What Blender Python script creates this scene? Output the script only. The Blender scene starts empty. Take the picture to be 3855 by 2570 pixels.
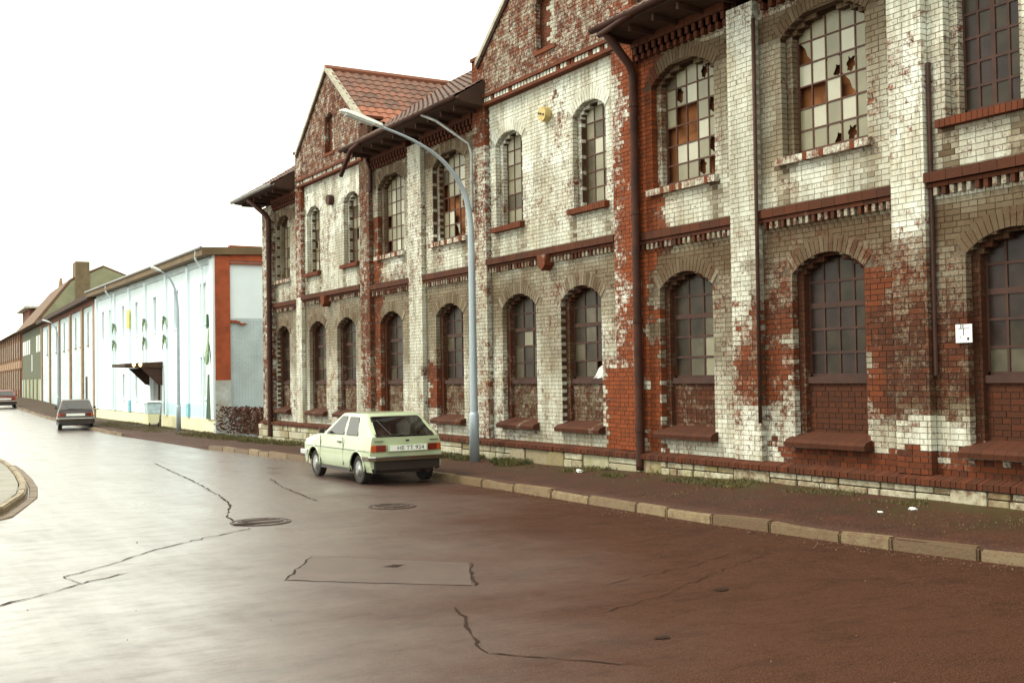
import bpy, bmesh, math, random
import numpy as np
from mathutils import Vector, Matrix
random.seed(7); rng = np.random.RandomState(11)
R = math.radians
SC = bpy.context.scene
COL = SC.collection
# World axes: +y runs along the street (away), +x points at the factory wall, z up. Road surface z = 0.

# ------------------------------------------------------------------ camera
AZ, PITCH, ROLL = 0.5276, 0.0290, 0.0159
cam_d = bpy.data.cameras.new('camera'); cam = bpy.data.objects.new('camera', cam_d); COL.objects.link(cam)
fw = Vector((math.sin(AZ)*math.cos(PITCH), math.cos(AZ)*math.cos(PITCH), math.sin(PITCH)))
rt = Vector((math.cos(AZ), -math.sin(AZ), 0)); up = rt.cross(fw)
rt2 = math.cos(ROLL)*rt - math.sin(ROLL)*up; up2 = math.sin(ROLL)*rt + math.cos(ROLL)*up
m = Matrix((rt2, up2, -fw)).transposed().to_4x4(); m.translation = (0, 0, 2.0)
cam.matrix_world = m
cam_d.sensor_width = 36; cam_d.lens = 40; cam_d.clip_start = .05; cam_d.clip_end = 3000
SC.camera = cam

# ------------------------------------------------------------------ sky, sun, exposure
SUN_EL, SUN_ROT = R(48), R(-62)
w = bpy.data.worlds.new('World'); SC.world = w; w.use_nodes = True
nt = w.node_tree; nt.nodes.clear()
sky = nt.nodes.new('ShaderNodeTexSky'); sky.sky_type = 'NISHITA'; sky.sun_disc = False
sky.sun_elevation = SUN_EL; sky.sun_rotation = SUN_ROT; sky.air_density = 1.0; sky.dust_density = 5.0
hs = nt.nodes.new('ShaderNodeHueSaturation'); hs.inputs['Saturation'].default_value = .10
mx = nt.nodes.new('ShaderNodeMix'); mx.data_type = 'RGBA'; mx.inputs['Factor'].default_value = .80
mx.inputs['B'].default_value = (13.7, 14.0, 11.9, 1)           # even overcast layer in the sky texture's own units
bg = nt.nodes.new('ShaderNodeBackground'); bg.inputs['Strength'].default_value = .10
wo = nt.nodes.new('ShaderNodeOutputWorld')
nt.links.new(sky.outputs[0], hs.inputs['Color']); nt.links.new(hs.outputs[0], mx.inputs['A'])
nt.links.new(mx.outputs['Result'], bg.inputs['Color']); nt.links.new(bg.outputs[0], wo.inputs['Surface'])
sd = bpy.data.lights.new('sun', 'SUN'); sd.energy = 1.5; sd.angle = R(14); sd.color = (1, .92, .76)
sun = bpy.data.objects.new('sun', sd); COL.objects.link(sun)
# sun direction: from the open road side, ahead-left of the camera
sv = Vector((-math.cos(SUN_EL)*.78, math.cos(SUN_EL)*.62, math.sin(SUN_EL)))
sun.rotation_euler = (-sv).to_track_quat('-Z', 'Y').to_euler(); sun.location = (0, 10, 40)
SC.view_settings.view_transform = 'Standard'; SC.view_settings.look = 'None'
SC.view_settings.exposure = 0.88; SC.view_settings.gamma = 1.0
SC.view_settings.use_curve_mapping = False

# ------------------------------------------------------------------ materials
def newmat(name):
    mt = bpy.data.materials.new(name); mt.use_nodes = True
    return mt, mt.node_tree, mt.node_tree.nodes['Principled BSDF']
def nd(nt, t, **kw):
    n_ = nt.nodes.new(t)
    for k, v in kw.items():
        if k.startswith('i_'): n_.inputs[k[2:]].default_value = v
        else: setattr(n_, k, v)
    return n_
def noise(nt, scale, detail=4, rough=.55, vec=None, stretch=None):
    n_ = nd(nt, 'ShaderNodeTexNoise'); n_.inputs['Scale'].default_value = scale
    n_.inputs['Detail'].default_value = detail; n_.inputs['Roughness'].default_value = rough
    g = vec or nd(nt, 'ShaderNodeNewGeometry').outputs['Position']
    if stretch:
        mp = nd(nt, 'ShaderNodeMapping'); mp.inputs['Scale'].default_value = stretch
        nt.links.new(g, mp.inputs['Vector']); g = mp.outputs[0]
    nt.links.new(g, n_.inputs['Vector'])
    return n_.outputs['Fac']
def ramp(nt, src, p0, p1, c0=(0, 0, 0, 1), c1=(1, 1, 1, 1)):
    r_ = nd(nt, 'ShaderNodeValToRGB'); e = r_.color_ramp.elements
    e[0].position = p0; e[1].position = p1; e[0].color = c0; e[1].color = c1
    nt.links.new(src, r_.inputs[0]); return r_.outputs[0]
def mixc(nt, f, a, b, mode='MIX'):
    n_ = nd(nt, 'ShaderNodeMix', data_type='RGBA', blend_type=mode)
    for k, v in (('Factor', f), ('A', a), ('B', b)):
        if hasattr(v, 'links') or hasattr(v, 'node'): nt.links.new(v, n_.inputs[k])
        elif k == 'Factor': n_.inputs[k].default_value = v
        else: n_.inputs[k].default_value = (*v, 1) if len(v) == 3 else v
    return n_.outputs['Result']
def math_(nt, op, a, b=None, clamp=False):
    n_ = nd(nt, 'ShaderNodeMath', operation=op, use_clamp=clamp)
    for i, v in enumerate((a, b)):
        if v is None: continue
        if hasattr(v, 'node'): nt.links.new(v, n_.inputs[i])
        else: n_.inputs[i].default_value = v
    return n_.outputs[0]
def bump(nt, p, src, strength=.3, dist=.02):
    b = nd(nt, 'ShaderNodeBump'); b.inputs['Strength'].default_value = strength; b.inputs['Distance'].default_value = dist
    nt.links.new(src, b.inputs['Height']); nt.links.new(b.outputs[0], p.inputs['Normal'])
def plain(name, c, rough=.7, var=.25, scale=6, metal=0, c2=None, bmp=.15, spec=.5, coat=0):
    mt, nt, p = newmat(name)
    f = noise(nt, scale)
    c2 = c2 or tuple(x*(1-var) for x in c)
    col = mixc(nt, ramp(nt, f, .35, .65), c, c2)
    nt.links.new(col, p.inputs['Base Color']); p.inputs['Roughness'].default_value = rough
    p.inputs['Metallic'].default_value = metal; p.inputs['Specular IOR Level'].default_value = spec
    if coat: p.inputs['Coat Weight'].default_value = coat; p.inputs['Coat Roughness'].default_value = .05
    if bmp: bump(nt, p, noise(nt, scale*9), bmp, .01)
    return mt

def brickmat(name, src, mortar=False):
    """R = whitewash cover, G = brightness/orangeness of the bare brick, B = soot"""
    mt, nt, p = newmat(name)
    if src == 'attr': c = nd(nt, 'ShaderNodeAttribute', attribute_name='Col').outputs['Color']
    else: c = nd(nt, 'ShaderNodeObjectInfo').outputs['Color']
    sp = nd(nt, 'ShaderNodeSeparateColor'); nt.links.new(c, sp.inputs[0])
    cov, hue, soot_shade = sp.outputs  # third channel carries soot together with painted shade
    if mortar: bare = mixc(nt, noise(nt, 5), (.09, .052, .03), (.04, .022, .013))
    else:
        bare = mixc(nt, hue, (.036, .010, .005), (.215, .046, .010))
        bare = mixc(nt, math_(nt, 'MULTIPLY', ramp(nt, noise(nt, 22), .35, .75), .45), bare, (.10, .036, .018))
    pf = math_(nt, 'ADD', math_(nt, 'MULTIPLY', noise(nt, 17, 6, .75), .5), math_(nt, 'MULTIPLY', noise(nt, 4.5, 5, .7), .5))
    mask = math_(nt, 'SUBTRACT', math_(nt, 'ADD', math_(nt, 'MULTIPLY', cov, .40), .30), pf)
    mask = math_(nt, 'MULTIPLY', mask, 8, True)
    chips = math_(nt, 'MULTIPLY', ramp(nt, noise(nt, 33, 3, .6), .52, .60), math_(nt, 'MULTIPLY', math_(nt, 'SUBTRACT', 1.0, cov), 2.2, True))
    mask = math_(nt, 'MULTIPLY', mask, math_(nt, 'SUBTRACT', 1.0, chips, True))
    if mortar: mask = math_(nt, 'MULTIPLY', mask, .58)
    grime = mixc(nt, noise(nt, 2.2, 5), (.31, .265, .155), (.135, .095, .046))
    paint = mixc(nt, soot_shade, (.75, .79, .71), grime)
    paint = mixc(nt, math_(nt, 'MULTIPLY', ramp(nt, noise(nt, 1.3, 6, .7), .48, .64), .55), paint, (.40, .33, .21))
    streak = ramp(nt, noise(nt, 2.6, 6, .75, stretch=(1, 1.6, .22)), .44, .60)
    paint = mixc(nt, math_(nt, 'MULTIPLY', streak, .55), paint, (.22, .18, .105))
    col = mixc(nt, mask, bare, paint)
    dk = math_(nt, 'MULTIPLY', math_(nt, 'MULTIPLY', soot_shade, soot_shade), .72)
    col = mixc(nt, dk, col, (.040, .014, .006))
    nt.links.new(col, p.inputs['Base Color']); p.inputs['Roughness'].default_value = .85
    p.inputs['Specular IOR Level'].default_value = .25
    bump(nt, p, noise(nt, 45, 5), .5, .012)
    return mt
M = {}
M['brick'] = brickmat('brick', 'attr'); M['brick_obj'] = brickmat('brick_single', 'obj'); M['mortar'] = brickmat('mortar', 'attr', True)
M['darkred'] = plain('ox_red_paint', (.07, .02, .01), .6, .35, 7)
M['frame'] = plain('rusty_steel', (.09, .028, .012), .7, .4, 20)
M['wood_dark'] = plain('weathered_dark_wood', (.052, .017, .009), .8, .4, 5)
M['pane_pale'] = plain('frosted_pale_glass', (.215, .20, .13), .35, .18, 3, bmp=.05)
M['pane_bright'] = plain('clean_white_glass', (.40, .39, .30), .25, .1, 3, bmp=.05)
M['pane_grey'] = plain('dusty_grey_glass', (.085, .072, .044), .3, .4, 4, bmp=.05, spec=.3)
M['pane_dark'] = plain('dark_wired_glass', (.032, .020, .017), .35, .5, 4, bmp=.05, spec=.25)
M['pane_low'] = plain('grimy_brown_glass', (.040, .029, .017), .35, .6, 2.5, bmp=.05, spec=.25)
M['room_brown'] = plain('brown_room_backing', (.27, .095, .025), .9, .4, 3)  # hazy tone of the dim interior, painted on an added sheet
M['tile'] = None
M['fascia'] = plain('brown_eaves_board', (.050, .020, .009), .85, .35, 4)
M['zinc'] = plain('zinc_gutter', (.30, .30, .29), .45, .3, 5, metal=.4)
M['rustpipe'] = plain('rusty_downpipe', (.055, .016, .008), .7, .5, 3, spec=.3)
M['stone'] = None
M['polegrey'] = plain('grey_blue_pole_paint', (.36, .42, .47), .35, .12, 3, metal=.2)
M['white'] = plain('white_lamp_housing', (.82, .84, .82), .3, .05)
M['ww'] = plain('white_render', (.78, .90, .95), .8, .06, 1.2)
M['ww2'] = plain('greyed_white_render', (.56, .67, .70), .85, .2, 1.0)
M['bluebase'] = plain('pale_blue_wall_paint', (.56, .78, .86), .8, .12, 2)
M['yellow'] = plain('pale_yellow_plinth', (.80, .76, .50), .8, .1, 2)
M['yellow2'] = plain('strong_yellow_paint', (.90, .72, .10), .7, .06, 2)
M['palm'] = plain('dark_green_mural_paint', (.055, .11, .055), .8, .5, 9)
M['palm2'] = plain('light_green_mural_paint', (.30, .42, .24), .8, .3, 9)
M['redframe'] = plain('red_brick_end_frame', (.36, .075, .024), .8, .35, 3)
M['render_grey'] = plain('patchy_grey_render', (.50, .56, .56), .9, .3, 2.2, c2=(.34, .33, .28))
M['greenwall'] = plain('olive_green_cladding', (.105, .115, .07), .85, .25, 1.5)
M['brownpil'] = plain('brown_brick_pilaster', (.34, .22, .14), .9, .3, 3)
M['brownwall'] = plain('brown_brick_wall', (.19, .075, .04), .9, .45, 1.6)
M['greygable'] = plain('grey_green_slate_gable', (.27, .27, .17), .9, .18, 1.3)
M['roofor'] = plain('far_orange_tiles', (.15, .085, .048), .85, .3, 2)
M['winpale'] = plain('pale_far_glass', (.50, .56, .54), .3, .2, 3)
M['windark'] = plain('dark_far_glass', (.12, .09, .065), .3, .3, 3)
M['rubber'] = plain('tyre_rubber', (.018, .014, .012), .8, .2)
M['steelrim'] = plain('silver_wheel_rim', (.55, .56, .54), .3, .3, 10, metal=.6)
M['blackpl'] = plain('black_trim', (.022, .014, .011), .45, .2)
M['bumper'] = plain('dark_bumper', (.09, .06, .035), .35, .2, metal=.3)
M['chrome'] = plain('chrome_strip', (.7, .72, .7), .15, .05, metal=1, bmp=0)
M['platewhite'] = plain('number_plate_white', (.80, .83, .78), .4, .04, bmp=0)
M['ink'] = plain('black_print', (.02, .02, .02), .6, 0, bmp=0)
M['litter'] = plain('white_paper', (.85, .86, .82), .7, .05)
M['manhole'] = plain('cast_iron_cover', (.055, .03, .02), .5, .4, 12)
M['amber'] = plain('amber_lens', (.42, .07, .008), .2, .1, bmp=0)
M['redlens'] = plain('red_lens', (.16, .012, .006), .2, .1, bmp=0)
def carpaint(name, c, rough=.22):
    mt, nt, p = newmat(name)
    col = mixc(nt, ramp(nt, noise(nt, 3), .4, .7), c, tuple(x*.9 for x in c))
    nt.links.new(col, p.inputs['Base Color']); p.inputs['Roughness'].default_value = rough+.1
    p.inputs['Coat Weight'].default_value = .8; p.inputs['Coat Roughness'].default_value = .06
    return mt
M['carlight'] = carpaint('pale_green_car_paint', (.40, .465, .30))
M['cardark'] = carpaint('dark_maroon_car_paint', (.03, .007, .005))
M['carred'] = carpaint('bright_red_car_paint', (.22, .016, .008))
def glassmat(name, c):
    mt, nt, p = newmat(name); p.inputs['Base Color'].default_value = (*c, 1); p.inputs['Roughness'].default_value = .04
    p.inputs['Specular IOR Level'].default_value = .9
    return mt
M['carglass'] = glassmat('dark_car_glass', (.012, .008, .007))
def emis(name, c, s):
    mt, nt, p = newmat(name); p.inputs['Emission Color'].default_value = (*c, 1); p.inputs['Emission Strength'].default_value = s
    return mt
M['bulb'] = emis('warm_lit_bulb', (1, .62, .2), 5)
# objects whose tint comes from the object colour: tiles and stones
def tintmat(name, a, b, dirt, rough=.8, sc=14):
    mt, nt, p = newmat(name)
    oi = nd(nt, 'ShaderNodeObjectInfo'); at = nd(nt, 'ShaderNodeAttribute', attribute_name='Col')
    return mt, nt, p, oi, at
def stonelike(name, a, b, dirt, src, rough=.85, sc=12, moss=None):
    mt, nt, p = newmat(name)
    if src == 'attr': c = nd(nt, 'ShaderNodeAttribute', attribute_name='Col').outputs['Color']
    else: c = nd(nt, 'ShaderNodeObjectInfo').outputs['Color']
    sp = nd(nt, 'ShaderNodeSeparateColor'); nt.links.new(c, sp.inputs[0])
    col = mixc(nt, sp.outputs[0], a, b)
    col = mixc(nt, math_(nt, 'MULTIPLY', ramp(nt, noise(nt, sc, 6, .65), .42, .66), math_(nt, 'ADD', math_(nt, 'MULTIPLY', sp.outputs[2], .8), .15)), col, dirt)
    if moss: col = mixc(nt, math_(nt, 'MULTIPLY', ramp(nt, noise(nt, 4, 5, .7), .45, .6), sp.outputs[1]), col, moss)
    nt.links.new(col, p.inputs['Base Color']); p.inputs['Roughness'].default_value = rough
    bump(nt, p, noise(nt, sc*3, 5), .5, .015)
    return mt
M['tile'] = stonelike('clay_roof_tile', (.045, .022, .014), (.27, .085, .04), (.09, .06, .045), 'obj', .7, 9)
M['tile_a'] = stonelike('clay_roof_tile_field', (.05, .025, .016), (.22, .07, .034), (.09, .06, .045), 'attr', .6, 9)
M['stone'] = stonelike('plinth_stone', (.22, .17, .09), (.52, .51, .40), (.11, .05, .022), 'obj', .85, 10, (.20, .20, .04))
M['stone_a'] = stonelike('plinth_stone_field', (.22, .17, .09), (.52, .51, .40), (.11, .05, .022), 'attr', .85, 10, (.20, .20, .04))
M['kerb'] = stonelike('kerb_stone', (.11, .07, .033), (.25, .19, .105), (.13, .07, .04), 'obj', .55, 8)

# road: damp asphalt with worn lanes, patches and polished streaks
mt, nt, p = newmat('damp_asphalt'); M['road'] = mt
big = noise(nt, .35, 5, .6); mid = noise(nt, 1.6, 6, .65, stretch=(1.3, .22, 1)); fine = noise(nt, 75, 2, .7)
c0 = mixc(nt, ramp(nt, big, .35, .65), (.072, .032, .020), (.036, .015, .010))
c0 = mixc(nt, math_(nt, 'MULTIPLY', ramp(nt, mid, .45, .7), .6), c0, (.020, .007, .004))
agg = noise(nt, 38, 4, .75); smud = noise(nt, 3.4, 6, .7, stretch=(.55, 1.2, 1))
c0 = mixc(nt, math_(nt, 'MULTIPLY', ramp(nt, agg, .46, .62), .5), c0, (.022, .009, .006))
c0 = mixc(nt, math_(nt, 'MULTIPLY', ramp(nt, fine, .5, .62), .7), c0, (.17, .11, .08))
c0 = mixc(nt, math_(nt, 'MULTIPLY', ramp(nt, smud, .52, .68), .55), c0, (.018, .006, .004))
nt.links.new(c0, p.inputs['Base Color'])
rg = math_(nt, 'ADD', math_(nt, 'MULTIPLY', ramp(nt, mid, .3, .75), .13), .22)
rg = math_(nt, 'ADD', rg, math_(nt, 'MULTIPLY', ramp(nt, big, .3, .7), .08))
sp_ = nd(nt, 'ShaderNodeSeparateXYZ'); nt.links.new(nd(nt, 'ShaderNodeNewGeometry').outputs['Position'], sp_.inputs[0])
dry = math_(nt, 'SUBTRACT', sp_.outputs[0], math_(nt, 'MULTIPLY', sp_.outputs[1], .42))  # position mask for the painted dark right side
dry = math_(nt, 'ADD', dry, math_(nt, 'MULTIPLY', math_(nt, 'SUBTRACT', big, .5), 5.0))
mr = nd(nt, 'ShaderNodeMapRange', interpolation_type='SMOOTHSTEP'); mr.inputs['From Min'].default_value = -3.2; mr.inputs['From Max'].default_value = 3.0
nt.links.new(dry, mr.inputs['Value']); dry = mr.outputs[0]      # vignette painted into the road: right side darker and duller, open lane stays wet
rg = math_(nt, 'ADD', rg, math_(nt, 'MULTIPLY', dry, .32)); rg = math_(nt, 'ADD', rg, math_(nt, 'MULTIPLY', ramp(nt, smud, .45, .7), .12))
c0 = mixc(nt, math_(nt, 'MULTIPLY', dry, .72), c0, (.044, .0125, .005))  # dark maroon of the vignette mixed into the base colour
sm2 = noise(nt, 1.9, 6, .75, stretch=(.6, 1.4, 1)); ag2 = noise(nt, 26, 5, .8)
c0 = mixc(nt, math_(nt, 'MULTIPLY', ramp(nt, sm2, .5, .66), .6), c0, (.016, .006, .003))
c0 = mixc(nt, math_(nt, 'MULTIPLY', ramp(nt, ag2, .48, .58), .45), c0, (.020, .008, .005))
c0 = mixc(nt, math_(nt, 'MULTIPLY', ramp(nt, noise(nt, 90, 2, .8), .56, .62), .5), c0, (.17, .10, .07))
nt.links.new(c0, p.inputs['Base Color'])
nt.links.new(rg, p.inputs['Roughness']); nt.links.new(math_(nt, 'SUBTRACT', 1.0, math_(nt, 'MULTIPLY', dry, .93)), p.inputs['Specular IOR Level'])
nt.links.new(math_(nt, 'SUBTRACT', 1.0, dry), p.inputs['Coat Weight']); nt.links.new(rg, p.inputs['Coat Roughness']); p.inputs['Coat IOR'].default_value = 1.45
bump(nt, p, math_(nt, 'ADD', math_(nt, 'MULTIPLY', fine, .3), math_(nt, 'MULTIPLY', noise(nt, 7, 4), .7)), .4, .014)
M['crack'] = plain('tar_filled_crack', (.024, .010, .006), .8, .3, 12, spec=.15)
M['patch'] = plain('newer_asphalt_patch', (.075, .040, .032), .38, .35, 3, spec=1.0, coat=0)
# pavement: brown cinders, moss near the wall
mt, nt, p = newmat('cinder_pavement'); M['pave'] = mt
sx = nd(nt, 'ShaderNodeSeparateXYZ'); nt.links.new(nd(nt, 'ShaderNodeNewGeometry').outputs['Position'], sx.inputs[0])
c0 = mixc(nt, ramp(nt, noise(nt, 2.2, 6, .7), .35, .65), (.050, .0145, .006), (.026, .008, .0035))
c0 = mixc(nt, math_(nt, 'MULTIPLY', ramp(nt, noise(nt, 35, 4), .5, .75), .4), c0, (.14, .085, .055))
mo = math_(nt, 'MULTIPLY', ramp(nt, noise(nt, 1.1, 6, .7), .42, .6), ramp(nt, sx.outputs[0], .0, 1.0))
mr = nd(nt, 'ShaderNodeMapRange'); mr.inputs['From Min'].default_value = 10.5; mr.inputs['From Max'].default_value = 11.8
nt.links.new(sx.outputs[0], mr.inputs['Value'])
mo = math_(nt, 'MULTIPLY', ramp(nt, noise(nt, 1.1, 6, .7), .40, .62), mr.outputs[0])
c0 = mixc(nt, math_(nt, 'MULTIPLY', mo, .7), c0, (.050, .040, .008))
nt.links.new(c0, p.inputs['Base Color']); p.inputs['Roughness'].default_value = .75; p.inputs['Specular IOR Level'].default_value = .25
bump(nt, p, noise(nt, 30, 5), .5, .02)
M['ground'] = plain('earth', (.10, .085, .05), .9, .4, .4)
def leafmat(name, a, b, sc=3):
    mt, nt, p = newmat(name)
    nt.links.new(mixc(nt, ramp(nt, noise(nt, sc, 4), .35, .65), a, b), p.inputs['Base Color']); p.inputs['Roughness'].default_value = .6
    return mt
M['grass'] = leafmat('grass_blades', (.050, .055, .010), (.115, .085, .02))
M['dry'] = leafmat('dry_brown_twigs', (.13, .045, .022), (.085, .035, .02))

# ------------------------------------------------------------------ mesh helpers
class MB:
    def __init__(s): s.v = []; s.f = []; s.c = []; s.col = (1, 0, 0)
    def add(s, vs, fs, col=None):
        b = len(s.v); s.v.extend(vs); s.f.extend([tuple(i+b for i in f) for f in fs]); s.c.extend([col or s.col]*len(vs))
        return s
    def box(s, x0, x1, y0, y1, z0, z1, col=None, skip=()):
        vs = [(x0, y0, z0), (x1, y0, z0), (x1, y1, z0), (x0, y1, z0), (x0, y0, z1), (x1, y0, z1), (x1, y1, z1), (x0, y1, z1)]
        F = {'-z': (0, 3, 2, 1), '+z': (4, 5, 6, 7), '-y': (0, 1, 5, 4), '+x': (1, 2, 6, 5), '+y': (2, 3, 7, 6), '-x': (3, 0, 4, 7)}
        return s.add(vs, [f for k, f in F.items() if k not in skip], col)
    def hexa(s, q0, q1, col=None):
        """two quads (bottom/top or back/front), 4 points each"""
        return s.add(list(q0)+list(q1), [(3, 2, 1, 0), (4, 5, 6, 7), (0, 1, 5, 4), (1, 2, 6, 5), (2, 3, 7, 6), (3, 0, 4, 7)], col)
    def prism(s, pts, a0, a1, axis=0, col=None):
        """extrude a 2D polygon along an axis. axis 0: pts=(y,z); 1: pts=(x,z); 2: pts=(x,y)"""
        def P(p, a): return (a, p[0], p[1]) if axis == 0 else ((p[0], a, p[1]) if axis == 1 else (p[0], p[1], a))
        n = len(pts); vs = [P(p, a0) for p in pts]+[P(p, a1) for p in pts]
        fs = [tuple(range(n-1, -1, -1)), tuple(range(n, 2*n))]+[(i, (i+1) % n, n+(i+1) % n, n+i) for i in range(n)]
        return s.add(vs, fs, col)
    def tube(s, pts, r, seg=8, col=None, caps=True):
        rs = r if isinstance(r, (list, tuple)) else [r]*len(pts); P = [Vector(p) for p in pts]; vs = []; n = len(P)
        for i, q in enumerate(P):
            t = (P[min(i+1, n-1)]-P[max(i-1, 0)]).normalized()
            a = Vector((0, 0, 1)) if abs(t.z) < .9 else Vector((1, 0, 0))
            u = t.cross(a).normalized(); v = t.cross(u)
            for k in range(seg):
                an = 2*math.pi*k/seg; vs.append(tuple(q+rs[i]*(math.cos(an)*u+math.sin(an)*v)))
        fs = [(i*seg+k, i*seg+(k+1) % seg, (i+1)*seg+(k+1) % seg, (i+1)*seg+k) for i in range(n-1) for k in range(seg)]
        if caps: fs += [tuple(range(seg-1, -1, -1)), tuple(range((n-1)*seg, n*seg))]
        return s.add(vs, fs, col)
    def mesh(s, name, attr=False, smooth=False):
        me = bpy.data.meshes.new(name); me.from_pydata(s.v, [], s.f); me.update()
        if attr:
            a = me.attributes.new('Col', 'FLOAT_COLOR', 'POINT')
            arr = np.ones((len(s.v), 4), dtype=np.float32); arr[:, :3] = np.array(s.c, dtype=np.float32)
            a.data.foreach_set('color', arr.ravel())
        if smooth:
            me.polygons.foreach_set('use_smooth', [True]*len(me.polygons))
        return me
def fixn(me):
    bm = bmesh.new(); bm.from_mesh(me); bmesh.ops.recalc_face_normals(bm, faces=bm.faces); bm.to_mesh(me); bm.free()
def rootloc(o):
    return Vector(o.location) + (rootloc(o.parent) if o.parent else Vector((0, 0, 0)))
def obj(name, mb, mat, parent=None, attr=False, smooth=False, label=None, kind=None, fix=True, bev=0):
    """mesh given in world coordinates; the object's origin is moved to the parent's base"""
    me = mb if isinstance(mb, bpy.types.Mesh) else mb.mesh(name, attr, smooth)
    if fix: fixn(me)
    me.materials.append(M[mat] if isinstance(mat, str) else mat)
    o = bpy.data.objects.new(name, me); COL.objects.link(o)
    if parent: o.parent = parent; o.location = -rootloc(parent)
    if label: o['label'] = label
    if kind: o['kind'] = kind
    if bev:
        b = o.modifiers.new('b', 'BEVEL'); b.width = bev; b.segments = 2; b.limit_method = 'ANGLE'; b.angle_limit = R(40)
    return o
def thing(name, label, cat, loc, group=None):
    o = bpy.data.objects.new(name, None); COL.objects.link(o); o.location = loc; o.empty_display_size = .3
    o['label'] = label; o['category'] = cat
    if group: o['group'] = group
    return o
def tag(o, label=None, cat=None, group=None, kind=None):
    for k, v in (('label', label), ('category', cat), ('group', group), ('kind', kind)):
        if v: o[k] = v
    return o
def inst(name, me, loc, parent, scale=(1, 1, 1), color=None, rot=(0, 0, 0)):
    o = bpy.data.objects.new(name, me); COL.objects.link(o)
    o.parent = parent; o.location = Vector(loc)-(rootloc(parent) if parent else Vector()); o.scale = scale; o.rotation_euler = rot
    if color: o.color = (*color, 1)
    return o

# value noise for the weathering map
_lat = rng.rand(64, 64)
def vn(a, b, f):
    a = np.asarray(a, float)*f+100; b = np.asarray(b, float)*f+100
    i = np.floor(a).astype(int); j = np.floor(b).astype(int); u = a-i; v = b-j; u = u*u*(3-2*u); v = v*v*(3-2*v)
    L = lambda p, q: _lat[p % 64, q % 64]
    return (L(i, j)*(1-u)+L(i+1, j)*u)*(1-v)+(L(i, j+1)*(1-u)+L(i+1, j+1)*u)*v
def fbm(a, b, f): return .5*vn(a, b, f)+.3*vn(a, b, f*2.3)+.2*vn(a, b, f*5.1)
def sst(x, a, b): t = min(1, max(0, (x-a)/(b-a))); return t*t*(3-2*t)
def blob(s, z, s0, s1, z0, z1, e=.25):
    return sst(s, s0-e, s0+e)*(1-sst(s, s1-e, s1+e))*sst(z, z0-e, z0+e)*(1-sst(z, z1-e, z1+e))
_SILL = [(35.4, .6), (26.95, .8), (23.65, .8), (15.0, .8), (11.8, .8), (32.62, .55), (29.62, .55), (20.83, .55), (17.78, .55), (9.13, .55)]
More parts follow.
